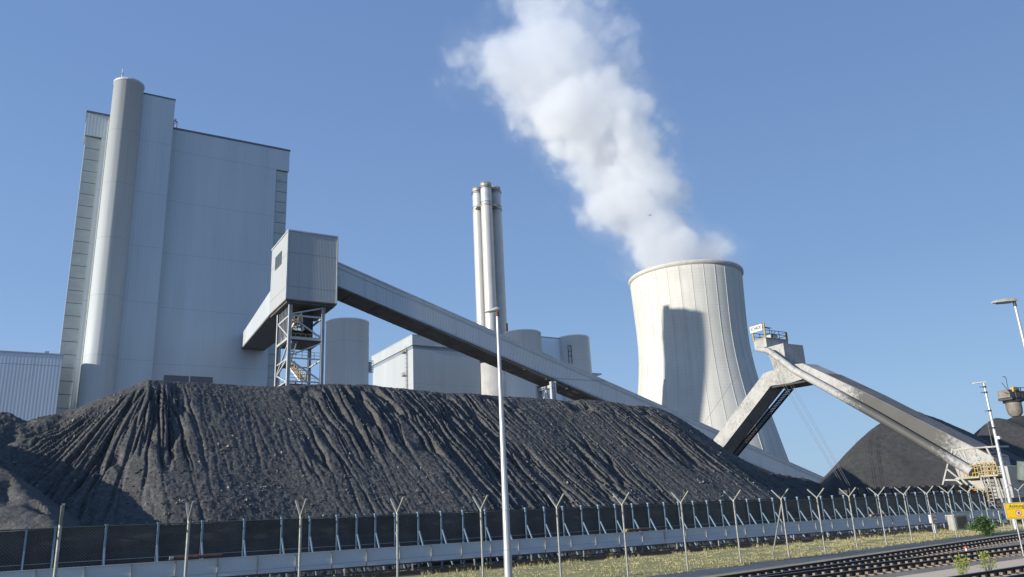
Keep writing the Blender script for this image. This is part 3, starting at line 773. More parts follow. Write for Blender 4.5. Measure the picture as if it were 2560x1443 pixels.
JIT = np.random.RandomState(3)
def h_front(u, v):
    vw = v + .35 * per(u * .16, v * .16, 3)
    ridge = np.interp(u, [-45, -8, -3, .8, 3.5, 5.4, 7.5, 12, 20, 26, 45.0, 47.5, 49.6, 53.6, 59.2, 65, 68], [8.7, 8.9, 9.3, 9.5, 10.8, 11.85, 11.9, 11.75, 12.25, 11.9, 11.7, 11.35, 10.6, 8.5, 5.9, 3.0, 0])
    dv = vw - 54.0
    slope = np.where(dv < 0, .69, .75)
    base = ridge - slope * (np.sqrt(dv * dv + .5) - .45)
    s = np.clip(54 - v, 0, 20)                       # run below the crest
    # lateral coordinate: fans out round the left shoulder
    w = np.where(u < 6.5, 6.5 + (u - 6.5) * 9 / (s + 2.2), u)
    ww = w + .28 * fbm(w * .22, s * .14, 2, 5) + .07 * per(w * 1.1, s * .6, 8)
    face = sstep(dv, .6, -.6)
    zone = .14 + .86 * sstep(fbm(w * .13, s * .10, 3, 21), -.40, .22)
    zone = zone * (1 - .88 * sstep(u, 6.6, 8.0) * sstep(u, 14.2, 12.2))
    zone = np.where(u < 6.5, zone * sstep(s, .8, 2.2) * sstep(u, -1.5, 1.0), zone)
    topin = sstep(s, .3, 1.6)
    def chan(f, g, wd, seed):
        n_ = per(ww * f, s * g + .15 * per(w * .3, s * .3, seed + 50), seed)
        return np.clip(1 - np.abs(n_) / wd, 0, 1) ** .9
    z = base
    A = face * zone
    lo = 1 - .45 * sstep(s, 10, 16)
    z = z - A * topin * lo * (.36 * chan(.50, .035, .11, 31) + .36 * chan(1.1, .06, .14, 37) + .25 * chan(2.1, .10, .20, 41))
    z = z + A * .09 * per(ww * .5, s * .05, 61) * topin
    # slump heads and steps high on the face
    z = z - face * .5 * np.clip(fbm(w * .28, s * .45, 3, 71) - .25, 0, 1) * sstep(s, 7, 2) * (u > 14)
    z = z + .10 * per(u * .22, v * .22, 77) + .03 * fbm(u * .8, v * .8, 3, 79) + .035 * fbm(u * 3.1, v * 3.1, 2, 83)
    z = z + face * .013 * JIT.normal(0, 1, u.shape)
    left = sstep(u, 2.5, -1.5)
    z = z + left * .35 * fbm(u * .6, v * .6, 4, 91)
    return z
us = np.concatenate([np.arange(-30, -5, .25), np.arange(-5, 66, .058), np.arange(66, 69, .3)])
vv = np.concatenate([np.arange(36.45, 54.6, .095), np.arange(54.7, 75, .5)])
heap('coal_pile', us, vv, h_front, M['coal'], 'largest coal heap, its furrowed grey-black face running behind the whole windbreak')
def h_left(u, v):
    cz = np.interp(v, [36, 38, 42, 44, 46, 51, 54, 58], [2.0, 2.9, 4.5, 5.5, 6.3, 8.0, 8.6, 7.5])
    cu = np.interp(v, [36, 38, 42, 44, 46, 51, 54, 58], [1.3, .75, -.45, -1.4, -2.4, -4.4, -5.5, -6.5])
    d = u - cu + .25 * per(v * .35, u * .1, 105)
    z = cz - np.where(d > 0, .78, .26) * (np.sqrt(d * d + .06) - .2)
    n_ = per(u * .5 + v * .25, v * .22, 106)
    z = z - (d < 0) * .28 * np.clip(1 - np.abs(n_) / .18, 0, 1)
    return z + .10 * fbm(u * .5, v * .5, 4, 101) + .04 * fbm(u * 2.6, v * 2.6, 3, 103)
heap('coal_pile', np.arange(-23, 6, .12), np.arange(36.4, 59, .13), h_left, M['coal'], 'coal heap cut off by the left picture edge, its right flank in shadow')
lr_ = np.random.RandomState(21)
NL = 15000
lu = lr_.uniform(-3, 63, NL); lv = 37.0 + 16.5 * lr_.rand(NL) ** 1.25
lz = h_front(lu, lv)
keep = lz > .5
lu, lv, lz = lu[keep], lv[keep], lz[keep]
ls = np.clip(.014 + .018 * lr_.exponential(1.0, len(lu)), 0, .11)
OCT = np.array([(1, 0, 0), (-1, 0, 0), (0, 1, 0), (0, -1, 0), (0, 0, 1), (0, 0, -1)], float)
OF = np.array([(0, 2, 4), (2, 1, 4), (1, 3, 4), (3, 0, 4), (2, 0, 5), (1, 2, 5), (3, 1, 5), (0, 3, 5)])
pts = OCT[None] * ls[:, None, None] * lr_.uniform(.6, 1.3, (len(lu), 6, 1)) + lr_.normal(0, .12, (len(lu), 6, 3)) * ls[:, None, None]
ang = lr_.uniform(0, 6.28, len(lu)); ca, sa_ = np.cos(ang)[:, None], np.sin(ang)[:, None]
pts = np.stack([pts[..., 0] * ca - pts[..., 1] * sa_, pts[..., 0] * sa_ + pts[..., 1] * ca, pts[..., 2]], -1)
pts = pts + np.stack([lu - 30, lv - 45, lz + ls * .35], -1)[:, None, :]
lm = bpy.data.meshes.new('coal_lumps')
lm.from_pydata((pts.reshape(-1, 3) * S).tolist(), [], (OF[None] + (np.arange(len(lu)) * 6)[:, None, None]).reshape(-1, 3).tolist())
lm.materials.append(M['lump'])
lo = bpy.data.objects.new('coal_lumps', lm); COL.objects.link(lo); place(lo, (30, 45, 0), S, 0)
tag(lo, 'loose coal lumps scattered over the face of the largest heap', 'coal lumps', kind='stuff')
def h_mound(u, v):
    ridge = np.interp(u, [55, 58, 60, 66, 72, 76, 79.5], [3, 5.2, 6.1, 5.5, 4.8, 3, -.2])
    return ridge - .6 * (np.sqrt((v - 58.5)**2 + 1) - .9) + .2 * fbm(u * .5, v * .5, 4, 111) + .06 * fbm(u * 2, v * 2, 3, 113)
heap('coal_pile', np.arange(55, 80, .16), np.arange(46, 71, .2), h_mound, M['coalfine'], 'low coal mound between the two big heaps, below the boom')
def h_far1(u, v):
    ridge = np.interp(u, [66, 68, 71.75, 76, 80, 83.2, 85, 90, 95.1, 100, 106, 112], [1, 2.8, 5.4, 8.2, 10.4, 11.8, 12.2, 11.3, 9.5, 7, 3, -.3])
    return ridge - .69 * (np.sqrt((v - 54)**2 + 1.2) - 1.0) + .12 * fbm(u * .22, v * .22, 4, 121) + .07 * fbm(u * .7, v * .12, 3, 125) + .02 * fbm(u * 2, v * 2, 2, 123)
heap('coal_pile', np.arange(66, 112, .25), np.arange(37.6, 72, .25), h_far1, M['coalfine'], 'smooth pointed coal heap behind the reclaimer boom, with the boom shadow on it')
def h_far2(u, v):
    ridge = np.interp(u, [93, 95, 99, 102, 103.85, 106, 109, 111, 150], [3, 6.3, 9.0, 10.7, 11.6, 11.5, 12.0, 12.0, 12.2])
    return ridge - .69 * (np.sqrt((v - 54)**2 + 1.2) - 1.0) + .12 * fbm(u * .22, v * .22, 4, 131) + .07 * fbm(u * .7, v * .12, 3, 135) + .02 * fbm(u * 2, v * 2, 2, 133)
heap('coal_pile', np.arange(93, 150, .3), np.arange(37.6, 72, .3), h_far2, M['coalfine'], 'coal heap at the right edge below the stacker chute')

# ------------------------------------------------------------------ windbreak, barrier wall
wb_ = thing('windbreak_fence', 'black netting windbreak on blue-grey braced posts along the foot of the coal', 'windbreak', (30, 36, 0))
nm = MB(); nu_ = 240
uu_ = np.linspace(-12, 72, nu_)
rows = [(.3, 0), (1.0, .03), (1.7, -.02), (2.2, .02), (2.52, 0)]
vs = []
for sgn in (0, .03):
    for z, o_ in rows:
        vs += [(u, 36.06 + sgn + o_ * math.sin(u * 2.3 + z * 3) , z + (.02 * math.sin(u * .9) if z > 2.4 else 0)) for u in uu_]
fs = []
R_ = len(rows)
for sfc in (0, 1):
    for j in range(R_ - 1):
        for i in range(nu_ - 1):
            a_ = (sfc * R_ + j) * nu_ + i; q = (a_, a_ + 1, a_ + nu_ + 1, a_ + nu_)
            fs.append(q if sfc == 0 else q[::-1])
nm.add(vs, fs, True); nm.build('netting', M['netting'], wb_)
MB().beam((-12, 36.03, 2.55), (72, 36.03, 2.55), .04).build('top_rope', M['black'], wb_)
MB().beam((-12, 35.98, 1.28), (72, 35.98, 1.28), .018).build('tension_wire', M['steel'], wb_)
post0 = MB().box(-.038, .038, 35.9, 35.98, 0, 2.63)
post0.beam((0, 35.84, 1.75), (0, 34.75, 0.1), .05, .07, (0, 1, 0)).box(-.06, .06, 35.86, 36.0, 2.57, 2.64)
p0 = post0.build('braced_post', M['bluegalv'], wb_)
pus = [-9, -7.8, -6.4, -5.2, -4, -2.7, -1.5, -.1, .85, 2.6, 4.5, 6.2, 7.9, 9.5, 10.75, 12.0, 12.93, 13.84, 14.82, 16.02, 17.24, 18.43, 19.7, 20.9, 22.09, 23.26, 24.44, 25.66, 26.81, 27.97, 29.19, 30.36, 31.56, 32.67, 33.83, 34.96, 36.12, 37.25, 38.37, 39.51]
while pus[-1] < 71: pus.append(pus[-1] + 1.17)
p0.location = Vector(((pus[0]) * S, 0, 0))
for u in pus[1:]: dup(p0, u - pus[0])

bw = thing('barrier_wall', 'low wall of pale grey sheet panels on short posts in front of the windbreak', 'barrier wall', (25, 33.5, 0))
pu = 1.52
pn = MB().box(.02, pu - .02, 33.5, 33.54, .46, 1.13)
pn.box(0, pu, 33.46, 33.56, 1.13, 1.155)
pn0 = pn.build('panel', M['panel'], bw)
ps = MB().box(-.02, .02, 33.455, 33.498, .62, 1.06).box(-.035, .035, 33.545, 33.64, 0, 1.1)
ps0 = ps.build('panel_post', M['galv'], bw)
lp = MB().box(-.025, .025, 33.0, 33.06, 0, .44)
lp0 = lp.build('support_leg', M['galv'], bw)
for i in range(-6, 42):
    if i > -6:
        dup(pn0, (i + 6) * pu); dup(ps0, (i + 6) * pu)
        if i % 2: dup(lp0, (i + 6) * pu + .4)
off = Vector((-6 * pu + .35 - 0, 0, 0)) * S
for o in list(bw.children): o.location = o.location + off
MB().box(-9, 63, 33.44, 33.60, .40, .455).build('bottom_rail', M['rail'], bw)
MB().box(-9, 63, 33.25, 33.33, .17, .25).build('cable_rail', M['darksteel'], bw)
er = thing('crane_rail', 'dark rusty machine rail low in the grass in front of the barrier wall', 'rail', (25, 32.2, 0))
MB().box(-12, 75, 32.10, 32.40, 0, .03).build('rail_foundation', M['sleeper'], er)
MB().box(-12, 75, 32.21, 32.29, .03, .20).build('rail', M['rail'], er)
# pipes lying on the barrier
for u0, ln, lab in ((4.8, 1.75, 'rusty pipe with a pale end lying on the barrier wall at the left'), (26.75, 1.5, 'yellow-tipped pipe lying on the barrier wall beside the lamp pole'), (46.9, 1.3, 'yellow-tipped pipe lying on the barrier wall near the right end')):
    pt = thing('steel_pipe', lab, 'pipe', (u0, 33.42, 1.17), group='pipes on the barrier wall')
    MB().tube([(u0, 33.45, 1.25), (u0 + ln, 33.45, 1.25)], .065, 10).build('pipe_body', M['rust'], pt)
    MB().tube([(u0 - .14, 33.45, 1.25), (u0, 33.45, 1.25)], .075, 10).build('pipe_cap', M['yellow' if u0 > 10 else 'galv'], pt)

# ------------------------------------------------------------------ perimeter chain-link fence
pf_ = thing('perimeter_fence', 'galvanised chain-link security fence with Y-shaped post tops along the tracks', 'chain-link fence', (*wu(*FA), 0))
def fl(t, w=0, z=0):
    p = FA + FD * t + FM * w; return (*wu(*p), z)
ft = [-57, -54.3, -51.4, -48.63, -46.12, -43.48, -40.75, -37.95, -34.95, -31.92, -28.76, -25.5, -22.1, -19.2, -16.33, -13.42, -10.62, -7.84, -5.07, -2.25, 0, 3.47, 5.97, 8.8, 11.6, 14.4, 17.2, 20]
fp = MB().tube([fl(ft[0]), fl(ft[0], 0, 2.36)], .034, 8)
f0 = fp.build('post', M['galv'], pf_)
for sg_ in (-1, 1):
    a0_ = np.array(fl(ft[0], 0, 2.34)); MB().beam(a0_, a0_ + np.array([0, sg_ * .44, .39]), .05, .038).build('arm', M['galv'], f0)
ud = wu(*FD)
for t in ft[1:]: dup(f0, ud[0] * (t - ft[0]), ud[1] * (t - ft[0]))
for t in (-22.1, ):
    MB().tube([fl(t, 0, 2.2), (*wu(10.35, 34.7), 0)], .03, 8).build('brace', M['galv'], pf_)
me_ = MB(); PITCHW = .055; HH = 2.3; T0, T1 = -57, 20
wr = .0010
nwire = int((T1 - T0 + HH) / .062)
vs = []; fs = []
for dsign in (1, -1):
    for i in range(nwire):
        ta = T0 - HH + i * .062 if dsign > 0 else T0 + i * .062
        tb = ta + HH * dsign; z0_, z1_ = .03, HH
        if min(ta, tb) < T0 or max(ta, tb) > T1: continue
        a_, b_2 = np.array(fl(ta, dsign * .004, z0_)), np.array(fl(tb, dsign * .004, z1_))
        k = len(vs)
        nrm = np.array([*wu(*FM), 0]) * wr; sd = np.array([*(np.array(wu(*FD)) * wr * .7), wr * .7 * -dsign])
        for c in (a_, b_2): vs += [tuple(c + nrm), tuple(c - nrm * .5 + sd), tuple(c - nrm * .5 - sd)]
        fs += [(k, k+1, k+4, k+3), (k+1, k+2, k+5, k+4), (k+2, k, k+3, k+5)]
me_.add(vs, fs); me_.build('chain_link_mesh', M['wire'], pf_)
w_ = MB()
for z in (.05, 1.2, 2.3): w_.beam(fl(T0, 0, z), fl(T1, 0, z), .008)
w_.build('tension_wire', M['wire'], pf_)

# ------------------------------------------------------------------ railway tracks
RAILP = [(-.055, 0), (.055, 0), (.055, .012), (.010, .03), (.010, .10), (.028, .115), (.028, .14), (-.028, .14), (-.028, .115), (-.010, .10), (-.010, .03), (-.055, .012)]
def track(P0, Dv, gauge, t0, t1, label, z0=.03):
    u0, v0 = wu(*P0); tr = thing('rail_track', label, 'railway track', (u0, v0, 0), group='parallel railway tracks')
    nn = np.array([-Dv[1], Dv[0]])
    for w in (0, -gauge):
        c = P0 + nn * w
        prof = [np.array([*(c + nn * x), z + z0]) for x, z in RAILP]
        A_ = [np.array([*wu(*(p[:2] + Dv * t0)), p[2]]) for p in prof]; B_ = [np.array([*wu(*(p[:2] + Dv * t1)), p[2]]) for p in prof]
        n = len(prof)
        rl = MB().add(A_ + B_, [(i, (i+1) % n, (i+1) % n + n, i + n) for i in range(n)]).build('rail', M['rail'], tr)
        hd = [np.array([*(c + nn * x), z + z0]) for x, z in ((-.0265, .1402), (.0265, .1402), (.022, .146), (-.022, .146))]
        A_ = [np.array([*wu(*(p[:2] + Dv * t0)), p[2]]) for p in hd]; B_ = [np.array([*wu(*(p[:2] + Dv * t1)), p[2]]) for p in hd]
        MB().add(A_ + B_, [(i, (i+1) % 4, (i+1) % 4 + 4, i + 4) for i in range(4)]).build('running_surface', M['railhead'], rl)
    c = P0 + Dv * t0
    a_ = c + nn * .35; b_2 = c - nn * (gauge + .35)
    sl_ = MB().beam((*wu(*a_), -.01), (*wu(*b_2), -.01), .19, .1)
    s0 = sl_.build('sleeper', M['sleeper'], tr)
    for w in (.10, -.10, -gauge + .10, -gauge - .10):
        p = c + nn * w; q1 = p + Dv * .06; q0 = p - Dv * .06
        MB().beam((*wu(*q0), .07), (*wu(*q1), .07), .09, .07).build('rail_clip', M['sleeper'], s0)
    d = wu(*Dv); step = .46
    for i in range(1, min(98, int((t1 - t0) / step))): dup(s0, d[0] * step * i, d[1] * step * i)
track(TA_P, TA_D, .98, -14, 46, 'dark rusty railway track nearest to the chain-link fence')
track(TB_P, TB_D, 1.12, -14, 46, 'dark rusty railway track between the fence track and the sandy path')
track(TC_P, TC_D, 1.1, -8, 36, 'railway track on the near side of the sandy path, at the lower right corner')

# ------------------------------------------------------------------ lamps
def lamp_post(x, y, h, r0, r1, label, head, dirx=-1):
    u, v = wu(x / S, y / S)
    t = thing('street_lamp', label, 'street lamp', (u, v, 0), group='lamp posts')
    hs = h / S
    MB().tube([(u, v, 0), (u, v, hs * .12), (u, v, hs * .125), (u, v, hs)], [r0 / S * 1.08, r0 / S * 1.06, r0 / S, r1 / S], 16).build('pole', M['lamp'], t)
    dxu = np.array(wu(dirx, 0)); 
    def hp(a, b_, z): # a along the arm, b_ across, in metres
        q = np.array(wu(dirx * a - 0, b_)) / S; return (u + q[0], v + q[1], hs + z / S)
    if head == 'cobra':
        hb = MB()
        ring = []
        for a_, w_, zt_, zb_ in ((-.17, .05, .02, -.04), (-.10, .13, .10, -.08), (.03, .17, .13, -.10), (.16, .17, .08, -.11), (.32, .16, .02, -.13), (.52, .10, -.06, -.12), (.66, .03, -.115, -.125)):
            ring.append([hp(a_, w_ * math.cos(q), (zt_ + zb_) / 2 + (zt_ - zb_) / 2 * math.sin(q)) for q in np.linspace(0, 2 * math.pi, 13)[:-1]])
        n = 12; vs = [p for r_ in ring for p in r_]
        hb.add(vs, [(i*n+k, i*n+(k+1)%n, (i+1)*n+(k+1)%n, (i+1)*n+k) for i in range(len(ring)-1) for k in range(n)], True)
        hb.add(ring[0], [tuple(range(n))]); hb.add(ring[-1], [tuple(range(n))[::-1]])
        hb.build('lamp_head', M['steel'], t)
        MB().tube([(u, v, hs - .34 / S), (u, v, hs - .10 / S)], r1 / S * 1.12, 12).build('collar', M['rust'], t)
    elif head == 'box':
        hb = MB()
        ring = []
        for a_, w_, zt_, zb_ in ((-.12, .10, .06, -.04), (.05, .14, .09, -.06), (.5, .15, .08, -.07), (.85, .13, .03, -.09), (1.02, .08, -.03, -.09)):
            ring.append([hp(a_, sx * w_, z_) for sx, z_ in ((-1, zb_), (1, zb_), (1, zt_ * .6), (.6, zt_), (-.6, zt_), (-1, zt_ * .6))])
        n = 6; vs = [p for r_ in ring for p in r_]
        hb.add(vs, [(i*n+k, i*n+(k+1)%n, (i+1)*n+(k+1)%n, (i+1)*n+k) for i in range(len(ring)-1) for k in range(n)])
        hb.add(ring[0], [tuple(range(n))]); hb.add(ring[-1], [tuple(range(n))[::-1]])
        hb.build('lamp_head', M['conc'], t)
        MB().prism([hp(.12, -.11, -.075), hp(.12, .11, -.075), hp(.8, .1, -.1), hp(.8, -.1, -.1)], (0, 0, -.03)).build('lamp_glass', M['glass'], t)
        MB().tube([(u, v, hs - .30 / S), (u, v, hs - .03 / S)], r1 / S * 1.3, 12).build('collar', M['darksteel'], t)
    elif head == 'flat':
        MB().prism([hp(-.12, -.14, 0), hp(-.12, .14, 0), hp(.95, .12, -.06), hp(.95, -.12, -.06)], (0, 0, .09 / S)).build('lamp_head', M['signwhite'], t)
        for f in (.97, .93, .80, .68, .52):
            c_ = MB().beam((u, v, hs * f), (*np.array(hp(.45, 0, 0))[:2], hs * f), .05 / S)
            c_.tube([(u, v, hs * f - .06), (u, v, hs * f + .06)], r1 / S * 1.7, 10); c_.build('step_bracket', M['darksteel'], t)
        ca = MB().tube([(*np.array(hp(.42, 0, 0))[:2], hs * .82), (*np.array(hp(.45, 0, 0))[:2], hs * .55)], .012, 5); ca.build('hanging_cable', M['wire'], t)
        MB().box(u - .12, u + .12, v - .3, v - .1, hs * .60, hs * .60 + .18).build('junction_box', M['signwhite'], t)
    return t
lamp_post(-.55 * S, 26.0 * S, 9.02 * S, .165, .062, 'tall galvanised lamp post with a small wedge head, in front of the coal face', 'cobra')
lamp_post(17.2 * S, 26.0 * S, 8.45 * S, .10, .055, 'lamp post at the right picture edge with a long flat lantern', 'box')
lamp_post(31.1 * S, 52.0 * S, 9.35 * S, .19, .085, 'slim mast lamp with step brackets beside the reclaimer base', 'flat')

# ------------------------------------------------------------------ portal reclaimer
rc = thing('portal_reclaimer', 'dusty white portal scraper reclaimer bridging the coal yard with its bent boom', 'reclaimer', (67, 40, 0))
def pv(u, v, z): return np.array([u, v, z], float)
W = 2.3
# right-hand girder: lit side towards -u, dark dusty top
up_pts = [(52.0, 16.0), (49.5, 14.45), (45.0, 11.6), (42.8, 10.1), (38.7, 7.4), (35.2, 5.1)]
lo_pts = [(35.2, 3.3), (38.4, 5.3), (42.2, 7.75), (45.7, 10.1), (49.8, 12.9), (52.2, 14.45)]
MB().prism([pv(66, v, z) for v, z in up_pts + lo_pts], (W, 0, 0)).build('main_boom', M['boom'], rc)
MB().prism([pv(65.95, v, z + .01) for v, z in up_pts[1:]] + [pv(65.95, v, z + .07) for v, z in up_pts[1:][::-1]], (W + .1, 0, 0)).build('boom_walkway', M['boomtop'], rc)
# cross piece and far leg
MB().prism([pv(66, v, z) for v, z in ((52.2, 14.45), (52.0, 16.0), (53.4, 16.15), (55.6, 16.05), (57.2, 15.9), (56.45, 14.45), (54, 14.3))], (W, 0, 0)).build('apex_girder', M['boom'], rc)
MB().prism([pv(66.02, v, z) for v, z in ((57.2, 15.9), (65.2, 10.15), (73.0, 4.4), (77, 1.4), (76.2, .2), (71.5, 3.6), (64.6, 8.6), (56.45, 14.45))], (W - .1, 0, 0)).build('far_leg', M['boom'], rc)
st_ = MB()
for k in range(46):
    f = k / 45; v = 56.4 + (65.5 - 56.4) * f; z = 14.25 + (8.0 - 14.25) * f
    st_.box(68.3, 69.3, v - .03, v + .03, z - .1, z + .04)
for x in (68.32, 69.3): st_.beam(pv(x, 56.3, 14.25), pv(x, 65.6, 7.9), .06, .2)
st_.build('far_leg_stair', M['darksteel'], rc)
MB().prism([pv(66.1, 56.4, 14.4), pv(66.1, 52.2, 14.3), pv(66.1, 52.0, 14.1), pv(66.1, 56.4, 14.2)], (W + .5, 0, 0)).build('apex_catwalk', M['darksteel'], rc)
# neck and head
MB().prism([pv(66.2, 55.7, 15.6), pv(66.2, 54.2, 15.6), pv(66.2, 54.2, 18.6), pv(66.2, 56.8, 18.6), pv(66.2, 56.2, 17.4)], (3.1, 0, 0)).build('neck', M['boom'], rc)
hd = MB().box(66, 69.5, 56.2, 57.9, 18.66, 19.6).build('winch_platform', M['boom'], rc)
MB().box(65.95, 69.55, 56.14, 57.95, 19.6, 19.68).build('platform_edge', M['yellow'], rc)
r = MB()
for z in (20.1, 20.5):
    r.beam(pv(66, 56.2, z), pv(69.5, 56.2, z), .05); r.beam(pv(69.5, 56.2, z), pv(69.5, 57.9, z), .05); r.beam(pv(66, 57.9, z), pv(69.5, 57.9, z), .05)
r.beam(pv(66.2, 57.9, 21.3), pv(66.2, 56.3, 21.3), .06); r.beam(pv(66.2, 57.7, 21.35), pv(68.6, 57.7, 21.2), .07); r.beam(pv(66.2, 56.4, 20.9), pv(67.4, 56.4, 20.85), .05)
for x in (66, 67.1, 68.2, 69.5):
    for y in (56.2, 57.9): r.beam(pv(x, y, 19.6), pv(x, y, 20.5), .05)
r.beam(pv(66.9, 56.2, 19.7), pv(67.7, 56.2, 20.5), .05); r.beam(pv(68.6, 57.7, 21.2), pv(67.6, 57, 20.2), .05)
r.build('railing', M['darksteel'], rc)
r = MB()
for x, y in ((66, 56.2), (66, 57.85), (69.45, 56.3), (69.45, 57.8)): r.box(x - .06, x + .06, y - .06, y + .06, 19.6, 21.3 if x < 67 else 20.5)
r.build('corner_post', M['yellow'], rc)
MB().box(67.3, 68.4, 56.6, 57.4, 19.7, 20.3).build('winch_drum', M['steel'], rc)
sgn = MB().box(65.82, 65.88, 56.35, 58.05, 20.5, 21.2).build('sign_board', M['signwhite'], rc)
def lettering(text, parent, size, origin, xdir, ydir, ext, mat, name='lettering', width=None):
    cu = bpy.data.curves.new(name, 'FONT'); cu.body = text; cu.size = 1.0; cu.extrude = 0; cu.offset = .012
    cu.align_x = 'CENTER'; cu.align_y = 'CENTER'
    tmp = bpy.data.objects.new(name, cu); COL.objects.link(tmp)
    dg = bpy.context.evaluated_depsgraph_get(); me = bpy.data.meshes.new_from_object(tmp.evaluated_get(dg))
    bpy.data.objects.remove(tmp); bpy.data.curves.remove(cu)
    a = np.array([v.co[:] for v in me.vertices]); me_f = [tuple(p.vertices) for p in me.polygons]
    bpy.data.meshes.remove(me)
    wdt = a[:, 0].max() - a[:, 0].min(); k = (width / wdt) if width else size
    X = np.array(xdir, float); Y = np.array(ydir, float); O = np.array(origin, float); Z = norm(np.cross(X, Y))
    fr = [O + X * p[0] * k + Y * p[1] * size + Z * ext for p in a]; bk = [O + X * p[0] * k + Y * p[1] * size for p in a]
    n = len(a)
    return MB().add(fr + bk, me_f + [tuple(i + n for i in f[::-1]) for f in me_f]).build(name, mat, parent)
lettering('SCHADE', sgn, .52, (65.815, 57.2, 20.87), (0, -1, 0), (0, 0, 1), .012, M['black'], width=1.45)
# scraper chain trough slung under the boom, up to the head
ut = 65.2
tp = [(56.9, 18.45), (55.4, 18.0), (52.5, 15.35), (49.6, 13.35), (45.3, 10.35), (43.9, 9.35), (36.7, 4.05)]
MB().tube([pv(ut, v, z) for v, z in tp], [.26, .33, .36, .38, .40, .40, .40], 10, smooth=True).build('chain_trough', M['boom'], rc)
# ropes
rp = MB()
for dv, du in ((0, 0), (.22, .1), (.75, .2), (.95, .3)):
    rp.tube([pv(66.0 + du, 56.0 - dv * 1.2, 17.6), pv(66 + du, 54.85 - dv, 14.2), pv(66 + du, 50.3 - dv * .7, 5.0), pv(66 + du, 49.0 - dv * .6, 2.4)], .014, 5)
rp.build('hoist_rope', M['trim'], rc)
MB().tube([pv(66, 57.9, 18.7), pv(66, 71.0, 8.6), pv(66, 75.5, 4)], .016, 5).build('stay_rope', M['trim'], rc)
# machinery base by the windbreak
cab = MB().prism([pv(66.0, 38.6, 5.0), pv(66.0, 34.3, 4.3), pv(66.0, 34.3, 1.9), pv(66.0, 37.9, 1.9)], (2.2, 0, 0))
cab.build('drive_housing', M['white'], rc)
MB().prism([pv(65.9, 37.9, 6.05), pv(65.9, 34.6, 5.95), pv(65.9, 34.6, 5.83), pv(65.9, 37.9, 5.93)], (1.6, 0, 0)).build('roof_beam', M['white'], rc)
fr_ = [((66, 38.35, 6.1), (66, 38.9, 4.9)), ((66, 37.5, 5.95), (66, 37.3, 4.4)), ((66, 36.6, 6.0), (66, 36.2, 3.7)), ((66, 35.6, 6.0), (66, 34.9, 3.6)), ((66, 38.3, 5.95), (66, 37.2, 5.9)),
       ((66, 38.8, 5.0), (66, 38.0, 5.9)), ((66, 37.35, 4.6), (66, 37.9, 5.9)), ((66, 36.9, 5.7), (66, 36.2, 5.1)), ((66, 36.2, 5.1), (66, 37.2, 4.4)),
       ((66, 39.0, 4.9), (66, 40.3, 2.2)), ((66, 38.2, 4.6), (66, 38.3, 2.4)), ((66, 39.6, 3.6), (66, 38.25, 3.5)), ((66, 39.2, 4.5), (66, 38.3, 3.6)),
       ((65.4, 38.3, 3.6), (65.4, 35.0, 3.7)), ((65.4, 38.3, 3.6), (65.4, 37.4, 2.7)), ((65.4, 37.8, 3.6), (65.4, 37.0, 2.7)), ((65.4, 36.2, 3.6), (65.4, 35.9, 1.6)), ((65.4, 35.2, 4.6), (65.4, 34.9, 1.6))]
for p, q in fr_: MB().beam(p, q, .13).build('frame_bar', M['white'], rc)
for (y0, y1, z0, z1) in ((37.4, 36.2, 3.65, 4.6), (35.9, 34.7, 3.7, 4.7), (38.1, 35.8, 1.8, 2.75)):
    g = MB()
    for z in np.linspace(z0, z1, 4): g.beam((65.2, y0, z), (65.2, y1, z), .05)
    for y in np.linspace(y0, y1, 6): g.beam((65.2, y, z0), (65.2, y, z1), .05)
    for yy in (y0, y1):
        for z in np.linspace(z0, z1, 4): g.beam((65.2, yy, z), (66, yy, z), .05)
    g.build('railing_cage', M['yellow'], rc)
    MB().box(65.15, 66.1, min(y0, y1), max(y0, y1), z0 - .1, z0 - .02).build('cage_floor', M['white'], rc)
bz = MB()
for z in np.linspace(1.4, 4.4, 12): bz.beam((65.3, 35.9, z), (65.3, 35.5, z), .05)
for y in (35.9, 35.5): bz.beam((65.3, y, 1.3), (65.3, y, 4.5), .05)
bz.build('ladder', M['white'], rc)
MB().tube([pv(67.5, 34.0, 3.2), pv(67.5, 33.7, 4.6)], .5, 12).build('cable_drum', M['cover'], rc)
MB().box(66.2, 68.0, 34.8, 38.4, .45, 1.8).build('bogie', M['darksteel'], rc)
for k in range(4):
    MB().tube([pv(66.1, 35.2 + k, .42), pv(66.0, 35.2 + k, .42)], .3, 14).build('wheel', M['darksteel'], rc)
MB().box(66.0, 67.2, 34.9, 36.0, 2.8, 3.5).build('operator_cabin_box', M['white'], rc)
rl_ = MB().tube([pv(65.35, 36.9, 2.5), pv(65.35, 36.5, 2.5)], .18, 10); rl_.build('warning_horn', M['red'], rc)

# belt conveyor along the foot of the right heaps
bc = thing('belt_conveyor', 'dark trough conveyor with idler frames running behind the windbreak at right', 'belt conveyor', (60, 37.6, 0))
MB().prism([(50, 37.3, 2.72), (50, 37.3, 3.0), (50, 38.0, 3.0), (50, 38.0, 2.72)], (46, 0, 0)).build('trough', M['darksteel'], bc)
i0 = MB().box(50.2, 50.75, 37.22, 37.3, 2.66, 3.12).box(50.4, 50.5, 37.4, 37.5, 0, 2.72).build('idler_frame', M['darksteel'], bc)
for k in range(1, 46): dup(i0, k * 1.0)

